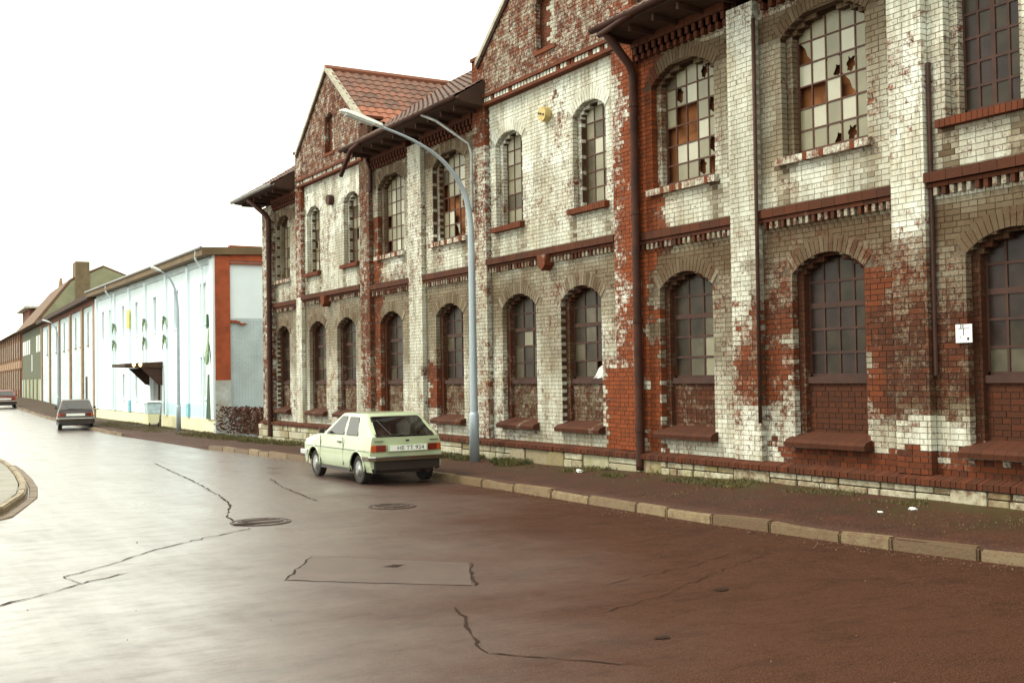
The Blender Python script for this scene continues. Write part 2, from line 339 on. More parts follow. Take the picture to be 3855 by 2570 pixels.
def wcol(s, z, kind='wall', r=None):
    """weathering and painted shade of the facade at street position s and height z"""
    r = random.random() if r is None else r
    N = float(fbm(s, z, .9))-.5; N2 = float(fbm(s+7, z*1.7, 2.6))-.5; sj = s+N2*.8; zj = z+N2*.8
    cov, hue, soot_shade = .88, .42, .34
    zn = z+N*1.6
    soot_shade = .56+.12*sst(zn, 5.6, 6.6)-.34*blob(0, zn, -9, 9, 4.35, 5.2, .3)+.16*blob(0, zn, -9, 9, 2.5, 4.2, .5)-.24*(1-sst(zn, 1.9, 2.9))
    cov = .90-.06*(1-sst(zn, 1.8, 2.6))
    for (a, b) in ((28.7, 33.4), (16.85, 21.7), (5, 9.95)):
        if a <= s <= b:
            if z > 4.45: cov, hue, soot_shade = (.90 if s > 12 else .86), .40, (.30 if z < 6.2 else .06)  # whitewash, with the bright highlight on the upper gable painted in
            if z > 8.1: cov, hue, soot_shade = .58, .45, .42; N *= .4  # worn gable brick, its sunlit look put into the colour
    if s < 16: soot_shade += .14+.1*(16-s)/7 if 1.9 < z < 4.2 else .06  # dirt, plus the light fall-off to the right painted into the wall
    if z > 7.0 and not any(a <= s <= b for a, b in ((28.7, 33.4), (16.85, 21.7), (5, 9.95))): soot_shade += .22  # shadow of the eaves painted into the wall, with some grime
    # pilasters
    if kind == 'pil':
        if 28 < s < 28.8: cov, hue = (.64 if z < 8 else .45), .45
        elif 21.6 < s < 22.3: cov, hue, soot_shade = (.7 if z < 7 else .45), .55, .3
        elif 33.3 < s < 34: cov, hue, soot_shade = (.84 if z < 4.5 else .6), .6, .15
        elif 16 < s < 16.9: cov, hue, soot_shade = (.62 if z < 7.4 else .4), .7, .12
        elif 9.9 < s < 10.6: cov, hue, soot_shade = .82, .6, .05
        elif s > 36: cov, soot_shade = .6, .2
        elif 13 < s < 13.8: cov, soot_shade = .9, .28
        elif 24.8 < s < 25.7: cov, soot_shade = .88, .3
    for c_, h_ in _SILL:     # run-off under the ends of the upper sills
        d_ = min(abs(s-c_-h_), abs(s-c_+h_))
        if d_ < .22 and 4.45 < z < 5.1: soot_shade += (.22-d_)*2.2*(.5+r)
        if abs(s-c_) < h_+.35 and 3.55 < z < 4.15: soot_shade += .14
    # named stains of the photograph
    b1 = blob(sj, zj, 15.95, 16.5, 2.2, 8.4, .15); cov = cov*(1-b1)+.14*b1; hue = hue*(1-b1)+.95*b1; soot_shade = soot_shade*(1-b1)+.1*b1
    b1 = blob(sj, zj, 15.55, 16.1, 4.2, 7.6, .22); cov = cov*(1-.75*b1); hue = max(hue, .9*b1)
    b1 = blob(sj, zj, 27.6, 28.2, 1.0, 6.3, .2); cov *= 1-.55*b1; hue = max(hue, .75*b1)
    b1 = blob(s, z, 16.2, 17.35, .0, 2.05, .04); cov *= 1-b1; hue = hue*(1-b1)+.92*b1; soot_shade *= 1-b1
    b1 = blob(sj, zj, 15.6, 16.2, .2, 2.45, .12); cov *= 1-b1; hue = hue*(1-b1)+.78*b1; soot_shade *= 1-.6*b1
    b1 = blob(sj, zj, 12.65, 13.75, 1.45, 2.9, .3); cov *= 1-.45*b1; hue = hue*(1-b1)+.6*b1; soot_shade = soot_shade*(1-b1)+.62*b1
    b1 = blob(sj, zj, 10.75, 11.15, 1.5, 3.4, .2); cov *= 1-.6*b1; hue = hue*(1-b1)+.9*b1; soot_shade = soot_shade*(1-b1)+.22*b1
    b1 = blob(sj, zj, 5, 11.0, 1.25, 2.75, .35); cov *= 1-.36*b1; hue = hue*(1-b1)+.3*b1; soot_shade = soot_shade*(1-b1)+.86*b1
    b1 = blob(sj, zj, 5, 13.2, 2.5, 3.7, .35); cov *= 1-.2*b1; soot_shade = soot_shade*(1-b1)+.80*b1
    b1 = blob(sj, zj, 11, 13, .2, .9, .16); cov *= 1-.5*b1
    b1 = blob(sj, zj, 10.25, 12.5, .3, .98, .12); cov *= 1-b1; hue = hue*(1-b1)+.38*b1; soot_shade = soot_shade*(1-b1)+.1*b1
    b1 = blob(sj, zj, 5, 10.4, .3, .83, .1); cov *= 1-b1; hue = hue*(1-b1)+.34*b1
    b1 = blob(sj, zj, 9.35, 10.7, .92, 1.25, .12); cov = cov*(1-b1)+.86*b1; soot_shade = soot_shade*(1-b1)+.15*b1
    b1 = blob(sj, zj, 12.9, 14.2, .7, 1.35, .15); cov = cov*(1-b1)+.88*b1; soot_shade = soot_shade*(1-b1)+.12*b1
    b1 = blob(sj, zj, 24.0, 24.9, 1.2, 2.3, .2); cov *= 1-.6*b1; hue = max(hue, .6*b1)
    if z > 7.4 and not (5 < s < 9.95 or 16.85 < s < 21.7 or 28.7 < s < 33.4) and kind != 'pil': soot_shade = .6; cov *= .8
    r2 = 1.1 if (z > 4.45 and (28.7 <= s <= 33.4 or 16.85 <= s <= 21.7 or s < 9.95)) else 1.3
    if r2 > 1.5: N *= .5
    cov += N*.5+(r-.5)*.15*r2; hue = hue+(random.random()-.5)*.5+N2*.3; soot_shade = soot_shade+N*.5
    return (min(1, max(0, cov)), min(1, max(0, hue)), min(1, max(0, soot_shade)))

# ------------------------------------------------------------------ ground, road, pavements
def lerp_tab(x, tab):
    if x <= tab[0][0]: return tab[0][1]
    for (a, va), (b, vb) in zip(tab, tab[1:]):
        if x <= b: return va+(vb-va)*(x-a)/(b-a)
    return tab[-1][1]
def rz(y): return lerp_tab(y, [(22, 0), (46, -.15), (72, -.15), (98, 0), (120, .1), (200, .2)])
def kx(y): return lerp_tab(y, [(-30, 12.5), (0, 10.9), (7.5, 10.30), (8.5, 10.05), (10, 9.98), (12, 9.84), (17, 9.9), (24, 9.78), (27, 9.66), (34.5, 9.2), (50, 9.2), (70, 10), (92, 11.0), (120, 13.2), (200, 22)])
def wz(y): return lerp_tab(y, [(8, .36), (13.5, .35), (18.6, .24), (22, .20), (36, .0), (44, -.06), (72, -.05), (94, .25), (110, .4), (200, .6)])
ys = [-60, -30, -15, -5]+list(np.arange(0, 60, .8))+list(np.arange(60, 130, 3))+[140, 170, 220]
g = MB(); g.add([(-900, -900, -.9), (900, -900, -.9), (900, 1500, -.9), (-900, 1500, -.9)], [(0, 1, 2, 3)])
tag(obj('ground', g, 'ground'), kind='structure')
g = MB()
for i, y in enumerate(ys):
    xs = [-70, -30, -12, -6, -3, 0, 2, 4, 6, 8, 8.9, kx(y)+.2]
    g.v.extend([(x, y, rz(y)-.02*max(0, (x-8)/2) if x > 8 else rz(y)) for x in xs])
    if i:
        b = len(g.v)-24
        g.f.extend([(b+k, b+k+1, b+12+k+1, b+12+k) for k in range(11)])
g.c = [(1, 1, 1)]*len(g.v)
road = tag(obj('road', g, 'road', smooth=True), kind='structure')
def strip(pts, wd, z, seed=0):
    rn = random.Random(seed); mb = MB(); P = []
    for (a, b) in zip(pts, pts[1:]):
        n_ = max(2, int(math.dist(a, b)/.12))
        for k in range(n_): t = k/n_; P.append((a[0]+(b[0]-a[0])*t+rn.uniform(-.02, .02), a[1]+(b[1]-a[1])*t+rn.uniform(-.035, .035)))
    P.append(pts[-1])
    for i, p_ in enumerate(P):
        q = P[min(i+1, len(P)-1)]; o_ = P[max(i-1, 0)]; d = Vector((q[0]-o_[0], q[1]-o_[1])); d = d.normalized() if d.length > 0 else Vector((1, 0))
        ww = wd*.62*rn.uniform(.15, 1.5)*.5*(.25 if i in (0, len(P)-1) else 1)
        mb.v += [(p_[0]-d.y*ww, p_[1]+d.x*ww, rz(p_[1])+z), (p_[0]+d.y*ww, p_[1]-d.x*ww, rz(p_[1])+z)]
        if i: b = len(mb.v)-4; mb.f.append((b, b+1, b+3, b+2))
    mb.c = [(1, 1, 1)]*len(mb.v)
    return mb
for i, (L, wd) in enumerate([
    ([(6.48, 28.65), (6.1, 25), (5.82, 22.26), (5.5, 19.5), (5.23, 17.91), (4.76, 16.53), (4.67, 15.8)], .045),
    ([(4.67, 15.0), (3.88, 14.44), (3.05, 13.74), (2.43, 12.95), (1.89, 12.45), (1.98, 11.95), (2.29, 12.17), (2.53, 12.31)], .035),
    ([(1.98, 11.95), (1.67, 11.62), (1.17, 11.22), (.6, 10.9)], .05),
    ([(7.28, 22.22), (6.9, 20.4), (6.64, 18.41), (6.57, 17.62)], .04),
    ([(4.48, 12.23), (3.72, 10.92)], .035), ([(3.72, 10.92), (5.13, 9.59)], .014), ([(5.73, 10.79), (4.48, 12.23)], .014), ([(5.73, 10.79), (5.13, 9.59)], .06),
    ([(4.53, 8.78), (4.04, 7.49), (3.97, 7.23)], .04), ([(3.97, 7.23), (4.73, 6.28)], .03), ([(5.4, 7.9), (6.3, 8.2), (7.2, 8.7), (8.6, 9.4)], .016), ([(6.1, 8.9), (7.6, 9.3), (8.9, 9.9)], .016)]):
    o = obj('crack', strip(L, wd, .006, i), 'crack', road, fix=False)
g = MB(); g.add([(x, y, .004) for x, y in [(4.48, 12.23), (3.74, 10.93), (5.12, 9.62), (5.71, 10.79)]], [(0, 1, 2, 3)])
obj('asphalt_patch', g, 'patch', road)
for cx, cy, r_ in [(4.95, 11.05, .14), (6.9, 8.1, .12), (5.3, 6.9, .10)]:   # dark worn spots
    rn = random.Random(cx); g = MB()
    g.add([(cx+r_*math.cos(a)*rn.uniform(.2, 1.2), cy+r_*math.sin(a)*rn.uniform(.2, .8), .008) for a in np.linspace(0, 6.28, 25)[:-1]], [tuple(range(24))])
    obj('tar_spot', g, 'crack', road)
for nm, cx, cy, r_, lb in (('manhole_cover', 4.96, 15.55, .42, 'worn round manhole cover with a dark broken edge, left one in the road'), ('manhole_cover', 7.22, 16.13, .37, 'round manhole cover lying behind the pale green car, right one in the road')):
    t = thing(nm, lb, 'manhole cover', (cx, cy, 0), 'manhole covers in the road')
    g = MB(); A = np.linspace(0, 2*math.pi, 41)[:-1]
    for k in range(40):
        a, b = A[k], A[(k+1) % 40]
        g.hexa([(cx+q*math.cos(c_), cy+q*math.sin(c_), .003) for q, c_ in ((r_, a), (r_, b), (r_-.035, b), (r_-.035, a))], [(cx+q*math.cos(c_), cy+q*math.sin(c_), .012) for q, c_ in ((r_, a), (r_, b), (r_-.035, b), (r_-.035, a))])
    obj('rim', g, 'manhole', t)
    g = MB(); g.add([(cx+(r_-.055)*math.cos(a), cy+(r_-.055)*math.sin(a), .009) for a in A], [tuple(range(40))]); obj('lid', g, 'patch', t)
    g = MB()
    for k in range(-3, 4):
        if k: hw = math.sqrt(max(0, (r_-.1)**2-(k*.085)**2)); g.box(cx-hw, cx+hw, cy+k*.085-.012, cy+k*.085+.012, .009, .015)
    obj('rib', g, 'manhole', t)
    if cx < 6:
        g = MB(); rn = random.Random(3)
        g.add([(cx-.22+.2*math.cos(a)*rn.uniform(.5, 1.2), cy-.15+.14*math.sin(a)*rn.uniform(.5, 1.2), .018) for a in np.linspace(0, 6.28, 13)[:-1]], [tuple(range(12))]); obj('broken_edge', g, 'crack', t)

# right pavement sheet
g = MB(); PX = 10
for i, y in enumerate(ys):
    k0 = kx(y)+.03; x1 = 12.3 if y < 45 else 13.2+max(0, (y-72)*.06)
    drop = blob(y, 0, 34.8, 44.5, -1, 1, .8)
    for k in range(PX):
        t = max(0, k-1)/(PX-2); x = k0+(x1-k0)*t
        z = rz(y)+(.11-.09*drop)*(1-t)+wz(y)*t+.012*math.sin(x*3+y*1.7)*math.sin(t*3.14)+.03*(float(vn(x, y, 1.3))-.5)*math.sin(t*3.14)
        g.v.append((x, y, z if k else z-.3))
    if i: b = len(g.v)-2*PX; g.f.extend([(b+k, b+k+1, b+PX+k+1, b+PX+k) for k in range(PX-1)])
g.c = [(1, 1, 1)]*len(g.v)
pave = tag(obj('pavement', g, 'pave', smooth=True), kind='structure')
def pz(x, y):
    k0 = kx(y)+.13; x1 = 12.3 if y < 45 else 13.2
    t = min(1, max(0, (x-k0)/(x1-k0))); return rz(y)+.11*(1-t)+wz(y)*t
# kerb stones
def kerbmesh(L_):
    bm = bmesh.new(); bmesh.ops.create_cube(bm, size=1)
    for v in bm.verts: v.co = Vector((v.co.x*.13, v.co.y*(L_-.014), v.co.z*.205))
    bmesh.ops.bevel(bm, geom=bm.edges[:], offset=.022, segments=2, affect='EDGES')
    me = bpy.data.meshes.new('kerb_stone'); bm.to_mesh(me); bm.free(); me.materials.append(M['kerb']); return me
KM = {}
def kerbrun(pts, parent, lens):
    """pts: function arc -> (x,y,z,angle)"""
    pass
y = -2.0; rn = random.Random(5)
while y < 118:
    L_ = rn.choice([.72, .95, 1.02, 1.1, 1.25]) if y < 34 else 1.1
    if not (34.4 < y+L_/2 < 46.5):
        if L_ not in KM: KM[L_] = kerbmesh(L_)
        a = math.atan2(kx(y+L_)-kx(y), L_)
        inst('kerb_stone', KM[L_], ((kx(y)+kx(y+L_))/2+.06, y+L_/2, rz(y)+.012+rn.uniform(-.014, .010)), pave, color=(rn.random(), 0, .5+.5*rn.random()), rot=(rn.uniform(-.02, .02), rn.uniform(-.05, .05), -a+rn.uniform(-.014, .014)))
    y += L_
# left pavement corner with its own kerb and gutter stones
isl = [(3.45, 60), (3.4, 45), (3.42, 37), (3.38, 33), (3.36, 30.5), (3.28, 28.4), (3.1, 25.6), (2.9, 23.3), (2.62, 21.2), (2.28, 19.85), (1.9, 18.4), (.8, 16.9), (-1.5, 15.4), (-6, 13.8), (-14, 12.5), (-30, 11)]
g = MB(); poly = [(x-.15, y, .10+rz(y)) for x, y in isl]+[(-60, 11, .1), (-60, 60, .0)]
g.add(poly, [tuple(range(len(poly)))])
me = g.mesh('pavement'); bm = bmesh.new(); bm.from_mesh(me); bmesh.ops.triangulate(bm, faces=bm.faces); bm.to_mesh(me); bm.free()
M['pave2'] = plain('worn_grey_paving', (.24, .22, .18), .6, .3, 1.5)
lp = tag(obj('pavement', me, 'pave2'), kind='structure')
def walk(P, step):
    out = []; i = 0; cur = Vector(P[0]); P = [Vector(q) for q in P]
    seg = 1; 
    while seg < len(P):
        need = step; a = cur.copy()
        while seg < len(P) and (P[seg]-cur).length < need: need -= (P[seg]-cur).length; cur = P[seg].copy(); seg += 1
        if seg >= len(P): break
        cur = cur+(P[seg]-cur).normalized()*need; out.append((a, cur.copy()))
    return out
KS = kerbmesh(.75); rn = random.Random(9)
for a, b in walk(isl, .75):
    d = b-a; an = math.atan2(-d.x, d.y); sc = d.length/.75
    inst('kerb_stone', KS, ((a.x+b.x)/2-.06, (a.y+b.y)/2, rz(a.y)+.02+rn.uniform(-.01, .01)), lp, scale=(1, sc, 1), color=(.6+.4*rn.random(), 0, rn.random()*.6), rot=(0, 0, an))
bm = bmesh.new(); bmesh.ops.create_cube(bm, size=1)
for v in bm.verts: v.co = Vector((v.co.x*.15, v.co.y*.24, v.co.z*.04))
bmesh.ops.bevel(bm, geom=bm.edges[:], offset=.012, segments=1, affect='EDGES')
SM = bpy.data.meshes.new('gutter_stone'); bm.to_mesh(SM); bm.free(); SM.materials.append(M['kerb'])
gl = [(x+.12, y) for x, y in isl[4:13]]
for a, b in walk(gl, .26):
    for off in (0, -.16):
        d = (b-a).normalized(); nrm = Vector((-d.y, d.x)) ; q = (a+b)/2+nrm*off
        inst('gutter_stone', SM, (q.x, q.y, rz(a.y)-.002+rn.uniform(-.004, .004)), lp, color=(.1*rn.random(), 0, 1), rot=(0, 0, math.atan2(-d.x, d.y)))

# ------------------------------------------------------------------ the factory
XF, XB = 12.0, 12.12
fac = thing('factory_building', 'long two-storey brick factory with peeling whitewash, gables and arched windows on the right', 'factory', (XF, 22.5, 0))
CH, JT = .077, .011
big_bricks = []; singles = []
bricks = MB(); backs = MB()
class Hole:
    def __init__(s, yc, hw, zb, zs, rise): s.yc, s.hw, s.zb, s.zs, s.rise = yc, hw, zb, zs, rise; s.Rr = (hw*hw+rise*rise)/(2*rise); s.zc = zs+rise-s.Rr
    def half(s, z):
        if z < s.zb or z > s.zs+s.rise: return 0
        if z <= s.zs: return s.hw
        return math.sqrt(max(0, s.Rr**2-(z-s.zc)**2))
def grow(h, e): return Hole(h.yc, h.hw+e*.9, h.zb, h.zs, h.rise+e*.78)
def place_brick(y0, y1, z0, z1, xf, dep, col):
    xo = xf+random.uniform(-.0025, .0025)
    if 8.75 < y0 < 10.6 and .62 < z0 and z0 < 6.6 and y1-y0 > .08 and xf < 12.2:
        big_bricks.append((math.hypot(xo, (y0+y1)/2), y0, y1, z0, z1, xo, dep, col))
    else: bricks.box(xo, xo+dep, y0, y1, z0, z1, col, skip=('+x',))
def lay(y0, y1, z0, z1, xf, holes=(), dep=.11, kind='wall', lim=None, rings=True, thick=.12, colf=None):
    nz = int(round((z1-z0)/CH)); ch = (z1-z0)/nz
    for k in range(nz):
        za = z0+k*ch; zb = za+ch; zm = (za+zb)/2; a0, a1 = y0, y1
        if lim: a0, a1 = lim(zm); a0 = max(a0, y0); a1 = min(a1, y1)
        if a1-a0 < .05: continue
        def cut(iv, hl):
            for h in hl:
                w_ = h.half(zm)
                if w_ <= 0: continue
                nv = []
                for (p_, q_) in iv:
                    if h.yc+w_ <= p_ or h.yc-w_ >= q_: nv.append((p_, q_)); continue
                    if h.yc-w_ > p_: nv.append((p_, h.yc-w_))
                    if h.yc+w_ < q_: nv.append((h.yc+w_, q_))
                iv = nv
            return iv
        # backing (mortar) strips
        for (p_, q_) in cut([(a0, a1)], holes):
            n_ = max(1, int((q_-p_)/.45)); 
            for j in range(n_):
                u, v = p_+(q_-p_)*j/n_, p_+(q_-p_)*(j+1)/n_
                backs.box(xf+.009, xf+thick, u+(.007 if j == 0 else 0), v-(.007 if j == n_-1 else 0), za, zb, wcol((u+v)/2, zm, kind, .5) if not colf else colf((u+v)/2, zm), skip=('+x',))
        hl = [grow(h, .26) if (rings and zm > h.zs-.02) else h for h in holes]
        for (p_, q_) in cut([(a0, a1)], hl):
            if q_-p_ < .03: continue
            header = (k % 2 == 0); pit = .125 if header else .25
            st = math.floor(p_/pit)*pit+(.0625 if (not header and k % 4 == 1) else 0)
            if st > p_: st -= pit
            c = st
            while c < q_:
                u, v = max(p_, c), min(q_, c+pit)
                if v-u > .03:
                    u2 = u+(JT/2 if u > p_ else 0); v2 = v-(JT/2 if v < q_ else 0)
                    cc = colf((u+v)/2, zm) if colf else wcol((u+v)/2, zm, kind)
                    place_brick(u2, v2, za+JT/2, zb-JT/2, xf, dep, cc)
                c += pit
    if rings:
        for h in holes: ring(h, xf, dep, .25, kind, colf)
    for h in holes: contour(h, xf+.012, xf+thick, kind, colf)
def ring(h, xf, dep, t, kind, colf=None):
    a0 = math.asin(min(1, h.hw/h.Rr)); n_ = max(7, int(2*a0*h.Rr/.078)) | 1
    for k in range(n_):
        a = -a0+2*a0*(k+.07)/n_; b = -a0+2*a0*(k+.93)/n_; q = []
        for x in (xf-.003, xf+dep):
            q.append([(x, h.yc+r_*math.sin(c_), h.zc+r_*math.cos(c_)) for r_, c_ in ((h.Rr, a), (h.Rr, b), (h.Rr+t, b), (h.Rr+t, a))])
        zz = h.zc+(h.Rr+.12)*math.cos((a+b)/2); yy = h.yc+h.Rr*math.sin((a+b)/2)
        c1 = colf(yy, zz) if colf else wcol(yy, zz, kind); c1 = (c1[0]*.97, c1[1], min(1, c1[2]+.05+random.uniform(-.1, .1)))
        bricks.hexa(q[0], q[1], c1)
    # mortar bed behind the ring
    backs.add([(xf+.008, h.yc+r_*math.sin(a), h.zc+r_*math.cos(a)) for a in np.linspace(-a0, a0, 15) for r_ in (h.Rr+.002, h.Rr+t)], [(2*i, 2*i+1, 2*i+3, 2*i+2) for i in range(14)], colf(h.yc, h.zs+.3) if colf else wcol(h.yc, h.zs+.3, kind, .5))
def contour(h, xa, xb, kind, colf=None):
    h = Hole(h.yc, h.hw+.004, h.zb, h.zs, h.rise+.004)
    pts = [(h.yc-h.hw, h.zb+(h.zs-h.zb)*k/8) for k in range(8)]
    a0 = math.asin(min(1, h.hw/h.Rr)); pts += [(h.yc+h.Rr*math.sin(a), h.zc+h.Rr*math.cos(a)) for a in np.linspace(-a0, a0, 13)]
    pts += [(h.yc+h.hw, h.zs-(h.zs-h.zb)*k/8) for k in range(1, 9)]
    for p_, q_ in zip(pts, pts[1:]):
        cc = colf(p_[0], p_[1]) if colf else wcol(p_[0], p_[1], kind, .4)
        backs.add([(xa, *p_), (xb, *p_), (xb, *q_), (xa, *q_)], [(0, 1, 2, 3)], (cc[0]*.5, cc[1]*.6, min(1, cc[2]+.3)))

PIL = [(36.2, 37.2, 7.7), (33.4, 33.9, 8.95), (28.1, 28.75, 8.95), (24.9, 25.65, 7.7), (21.65, 22.2, 8.95), (16.2, 16.85, 8.95), (13.1, 13.7, 7.7), (9.95, 10.5, 8.95), (4.55, 5.1, 8.95)]
for a, b, zt in PIL: lay(a, b, .62, zt, XF, kind='pil', thick=.14)
# window list: (centre, outer half width, floor, cols, rows, type)
UP, LO = [], []
for c_, h_ in ((35.4, .65), (26.95, .83), (23.65, .83), (15.0, .83), (11.8, .83)): UP.append((c_, h_, 'bay'))
for c_ in (32.62, 29.62, 20.83, 17.78, 9.13, 6.1): UP.append((c_, .56, 'gab'))
for c_, h_ in ((35.48, .62), (27.0, .7), (23.7, .7), (15.0, .7), (11.8, .7)): LO.append((c_, h_, 'bay'))
for c_ in (32.37, 30.08, 20.5, 18.17, 8.75, 6.4): LO.append((c_, .70, 'gab'))
HU = {c: Hole(c, h, 5.17, 6.98 if k == 'bay' else 6.97, .30 if k == 'bay' else .22) for c, h, k in UP}
HL = {c: Hole(c, h, .98, 3.42, .27) for c, h, k in LO}
bays = [(33.9, 36.2), (25.65, 28.1), (22.2, 24.9), (13.7, 16.2), (10.5, 13.1)]
gabs = [(28.75, 33.4), (16.85, 21.65), (5.1, 9.95)]
for a, b in bays+gabs:
    hs_ = [h for h in list(HU.values())+list(HL.values()) if a < h.yc < b]
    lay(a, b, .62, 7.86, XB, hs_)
for a, b in gabs:      # gable triangles, flush with the pilasters
    c_ = (a+b)/2; gh = Hole(c_-.15, .34, 8.5, 9.45, .22)
    lay(a-.5, b+.5, 8.12, 10.9, XF, [gh], lim=lambda z, c_=c_: (c_-(10.95-z)/.80, c_+(10.95-z)/.80) if z > 8.9 else (a, b), thick=.16)
# inner orders of the window openings
XI = XB+.12
def inner(h, zbot, e=.12):
    hi = Hole(h.yc, h.hw-e, zbot, h.zs-.02, h.rise-.05)
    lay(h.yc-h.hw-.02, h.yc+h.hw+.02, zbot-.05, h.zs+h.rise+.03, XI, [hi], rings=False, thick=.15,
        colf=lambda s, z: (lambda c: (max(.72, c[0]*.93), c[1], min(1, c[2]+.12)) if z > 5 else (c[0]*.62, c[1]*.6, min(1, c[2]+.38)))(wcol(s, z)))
    return hi
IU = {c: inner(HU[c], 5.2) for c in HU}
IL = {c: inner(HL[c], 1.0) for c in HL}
for c, h, k in LO:     # brick apron under each lower window
    hi = IL[c]
    lay(c-hi.hw-.01, c+hi.hw+.01, .98, 1.84, XI+.07, rings=False, thick=.1,
        colf=lambda s, z: (min(1, max(0, (.66 if s > 17 else (.48 if s > 13 else .22))+random.uniform(-.1, .1))), random.uniform(.1, .4), random.uniform(.7, .95)))
for a, b in gabs:      # blind gable niche
    c_ = (a+b)/2-.15; lay(c_-.36, c_+.36, 8.45, 9.7, XF+.14, rings=False, thick=.1, colf=lambda s, z: (.8 if s < c_+.05 else .15, random.uniform(.2, .6), .3))
obj('brickwork', bricks, 'brick', fac, attr=True, kind='stuff', fix=False)
obj('mortar', backs, 'mortar', fac, attr=True, kind='stuff', fix=False)
UB = MB().box(0, 1, 0, 1, 0, 1).mesh('brick'); UB.materials.append(M['brick_obj'])
big_bricks.sort()
rest = MB()
for i, (d_, y0, y1, z0, z1, xo, dep, col) in enumerate(big_bricks):
    if i < 300: inst('brick', UB, (xo, y0, z0), fac, (dep, y1-y0, z1-z0), col)
    else: rest.box(xo, xo+dep, y0, y1, z0, z1, col, skip=('+x',))
obj('brickwork', rest, 'brick', fac, attr=True, kind='stuff', fix=False)

# brown sheet added behind the windows for the dim interior, end walls
g = MB(); g.box(12.47, 12.7, 3, 37.15, .7, 8.2); obj('inner_wall', g, 'room_brown', fac)
g = MB(); g.box(12.14, 22, 37.0, 37.19, -.6, 8.0); obj('end_wall', g, 'brownwall', fac)
g = MB()
# continuous plinth: stones and ledge
g.box(11.99, 12.62, 3, 37.2, -.6, .50); obj('plinth_core', g, plain('plinth_mortar', (.13, .085, .05), .9, .4), fac)
bm = bmesh.new(); bmesh.ops.create_cube(bm, size=1)
for v in bm.verts: v.co = v.co+Vector((.5, .5, .5))
bmesh.ops.bevel(bm, geom=bm.edges[:], offset=.06, segments=1, affect='EDGES')
STM = bpy.data.meshes.new('stone'); bm.to_mesh(STM); bm.free(); STM.materials.append(M['stone'])
stf = MB(); ns = 0; rn = random.Random(21)
y = 4.0
while y < 37.1:
    bw = rn.uniform(.5, .95); gz_ = wz(y)-.12; top = .49; Hh = top-gz_
    style = rn.random()
    rows = [1.0] if style < .22 and Hh < .4 else ([.36, .64] if Hh < .42 else [.27, .38, .35])
    zt = top
    for fr in rows:
        hh = Hh*fr; n_ = rn.choice([1, 2, 2, 3]) if fr < .9 else 1
        cuts = sorted([0, bw]+[bw*(k+1)/n_+rn.uniform(-.06, .06) for k in range(n_-1)])
        for u, v in zip(cuts, cuts[1:]):
            if v-u < .08: continue
            xo = 11.93+rn.uniform(-.02, .02)
            mossy = .9*blob(y+u, 0, 13.2, 18.5, -1, 1, 1.2)*rn.random()+.8*blob(y, 0, 20, 36, -1, 1, 2)*(rn.random() < .4)
            dirt = .5+.5*rn.random() if y < 16 else .5*rn.random(); br = rn.random()*(.8 if y < 16 else 1)
            if ns < 300 and y > 8: inst('stone', STM, (xo, y+u+.01, zt-hh+.008), fac, (.12, v-u-.022, hh-.018), (br, min(1, mossy), dirt)); ns += 1
            else: stf.box(xo, xo+.12, y+u+.01, y+v-.012, zt-hh+.008, zt-.01, (br, min(1, mossy), dirt))
        zt -= hh
    y += bw
obj('plinth_stones', stf, 'stone_a', fac, attr=True, kind='stuff')
# ledge: sloping bricks on edge
cm = MB(); cm.v = [(0, 0, 0), (.19, 0, 0), (.19, .068, 0), (0, .068, 0), (0, 0, .075), (.19, 0, .13), (.19, .068, .13), (0, .068, .075)]
cm.f = [(0, 3, 2, 1), (4, 5, 6, 7), (0, 1, 5, 4), (1, 2, 6, 5), (2, 3, 7, 6), (3, 0, 4, 7)]; cm.c = [(1, 1, 1)]*8
CBM = cm.mesh('ledge_brick'); CBM.materials.append(M['brick_obj'])
y = 3.5; k = 0; lb = MB()
while y < 37.2:
    mossy = 0; jx = random.uniform(-.008, .008)
    col = (.05+.15*random.random()+(.3 if y > 20 else 0)*random.random(), .15+.35*random.random(), .5+.45*random.random())
    if y > 8.4 and k < 300: inst('ledge_brick', CBM, (11.885+jx, y, .50), fac, (1, 1, 1), col); k += 1
    else: lb.add([(v[0]+11.885+jx, v[1]+y, v[2]+.50) for v in cm.v], cm.f, col)
    y += .077
obj('ledge_bricks', lb, 'brick', fac, attr=True, kind='stuff')

# string course, dentils, gable cornices, eaves corbels, sills
sc_ = MB(); dn = MB()
def dirty(): return (.05+.3*random.random(), .1+.3*random.random(), .65+.3*random.random())
for a, b in bays+gabs:
    gb = (a, b) in gabs; dz = .07 if gb else 0
    y = a; sc_ = MB()
    while y < b-.01:
        e = min(b, y+.25)
        sc_.box(11.975 if gb else 12.0, 12.125, y+.003, e-.003, 4.31+dz, 4.44+dz, dirty())
        sc_.box(12.03, 12.125, y+.003, e-.003, 4.245+dz, 4.30+dz, dirty()); y = e
    y = a+.06
    while y < b-.08:
        col = (.7, .4, .6) if random.random() < .7 else dirty()
        dn.box(12.04, 12.125, y, y+.06, 4.14+dz, 4.243+dz, col); y += .125
    if not gb:
        y = a+.03
        while y < b-.08: dn.box(12.02, 12.125, y, y+.08, 7.50, 7.72, (.1, .25, .5)); dn.box(11.98, 12.125, y, y+.08, 7.60, 7.72, (.1, .2, .6)); y += .18
        y = a
        while y < b-.01: e = min(b, y+.25); sc_.box(11.96, 12.125, y+.003, e-.003, 7.725, 7.86, (.1, .2, .6)); y = e
    obj('string_course', sc_, 'brick', fac, attr=True, kind='stuff')
sc_ = MB()
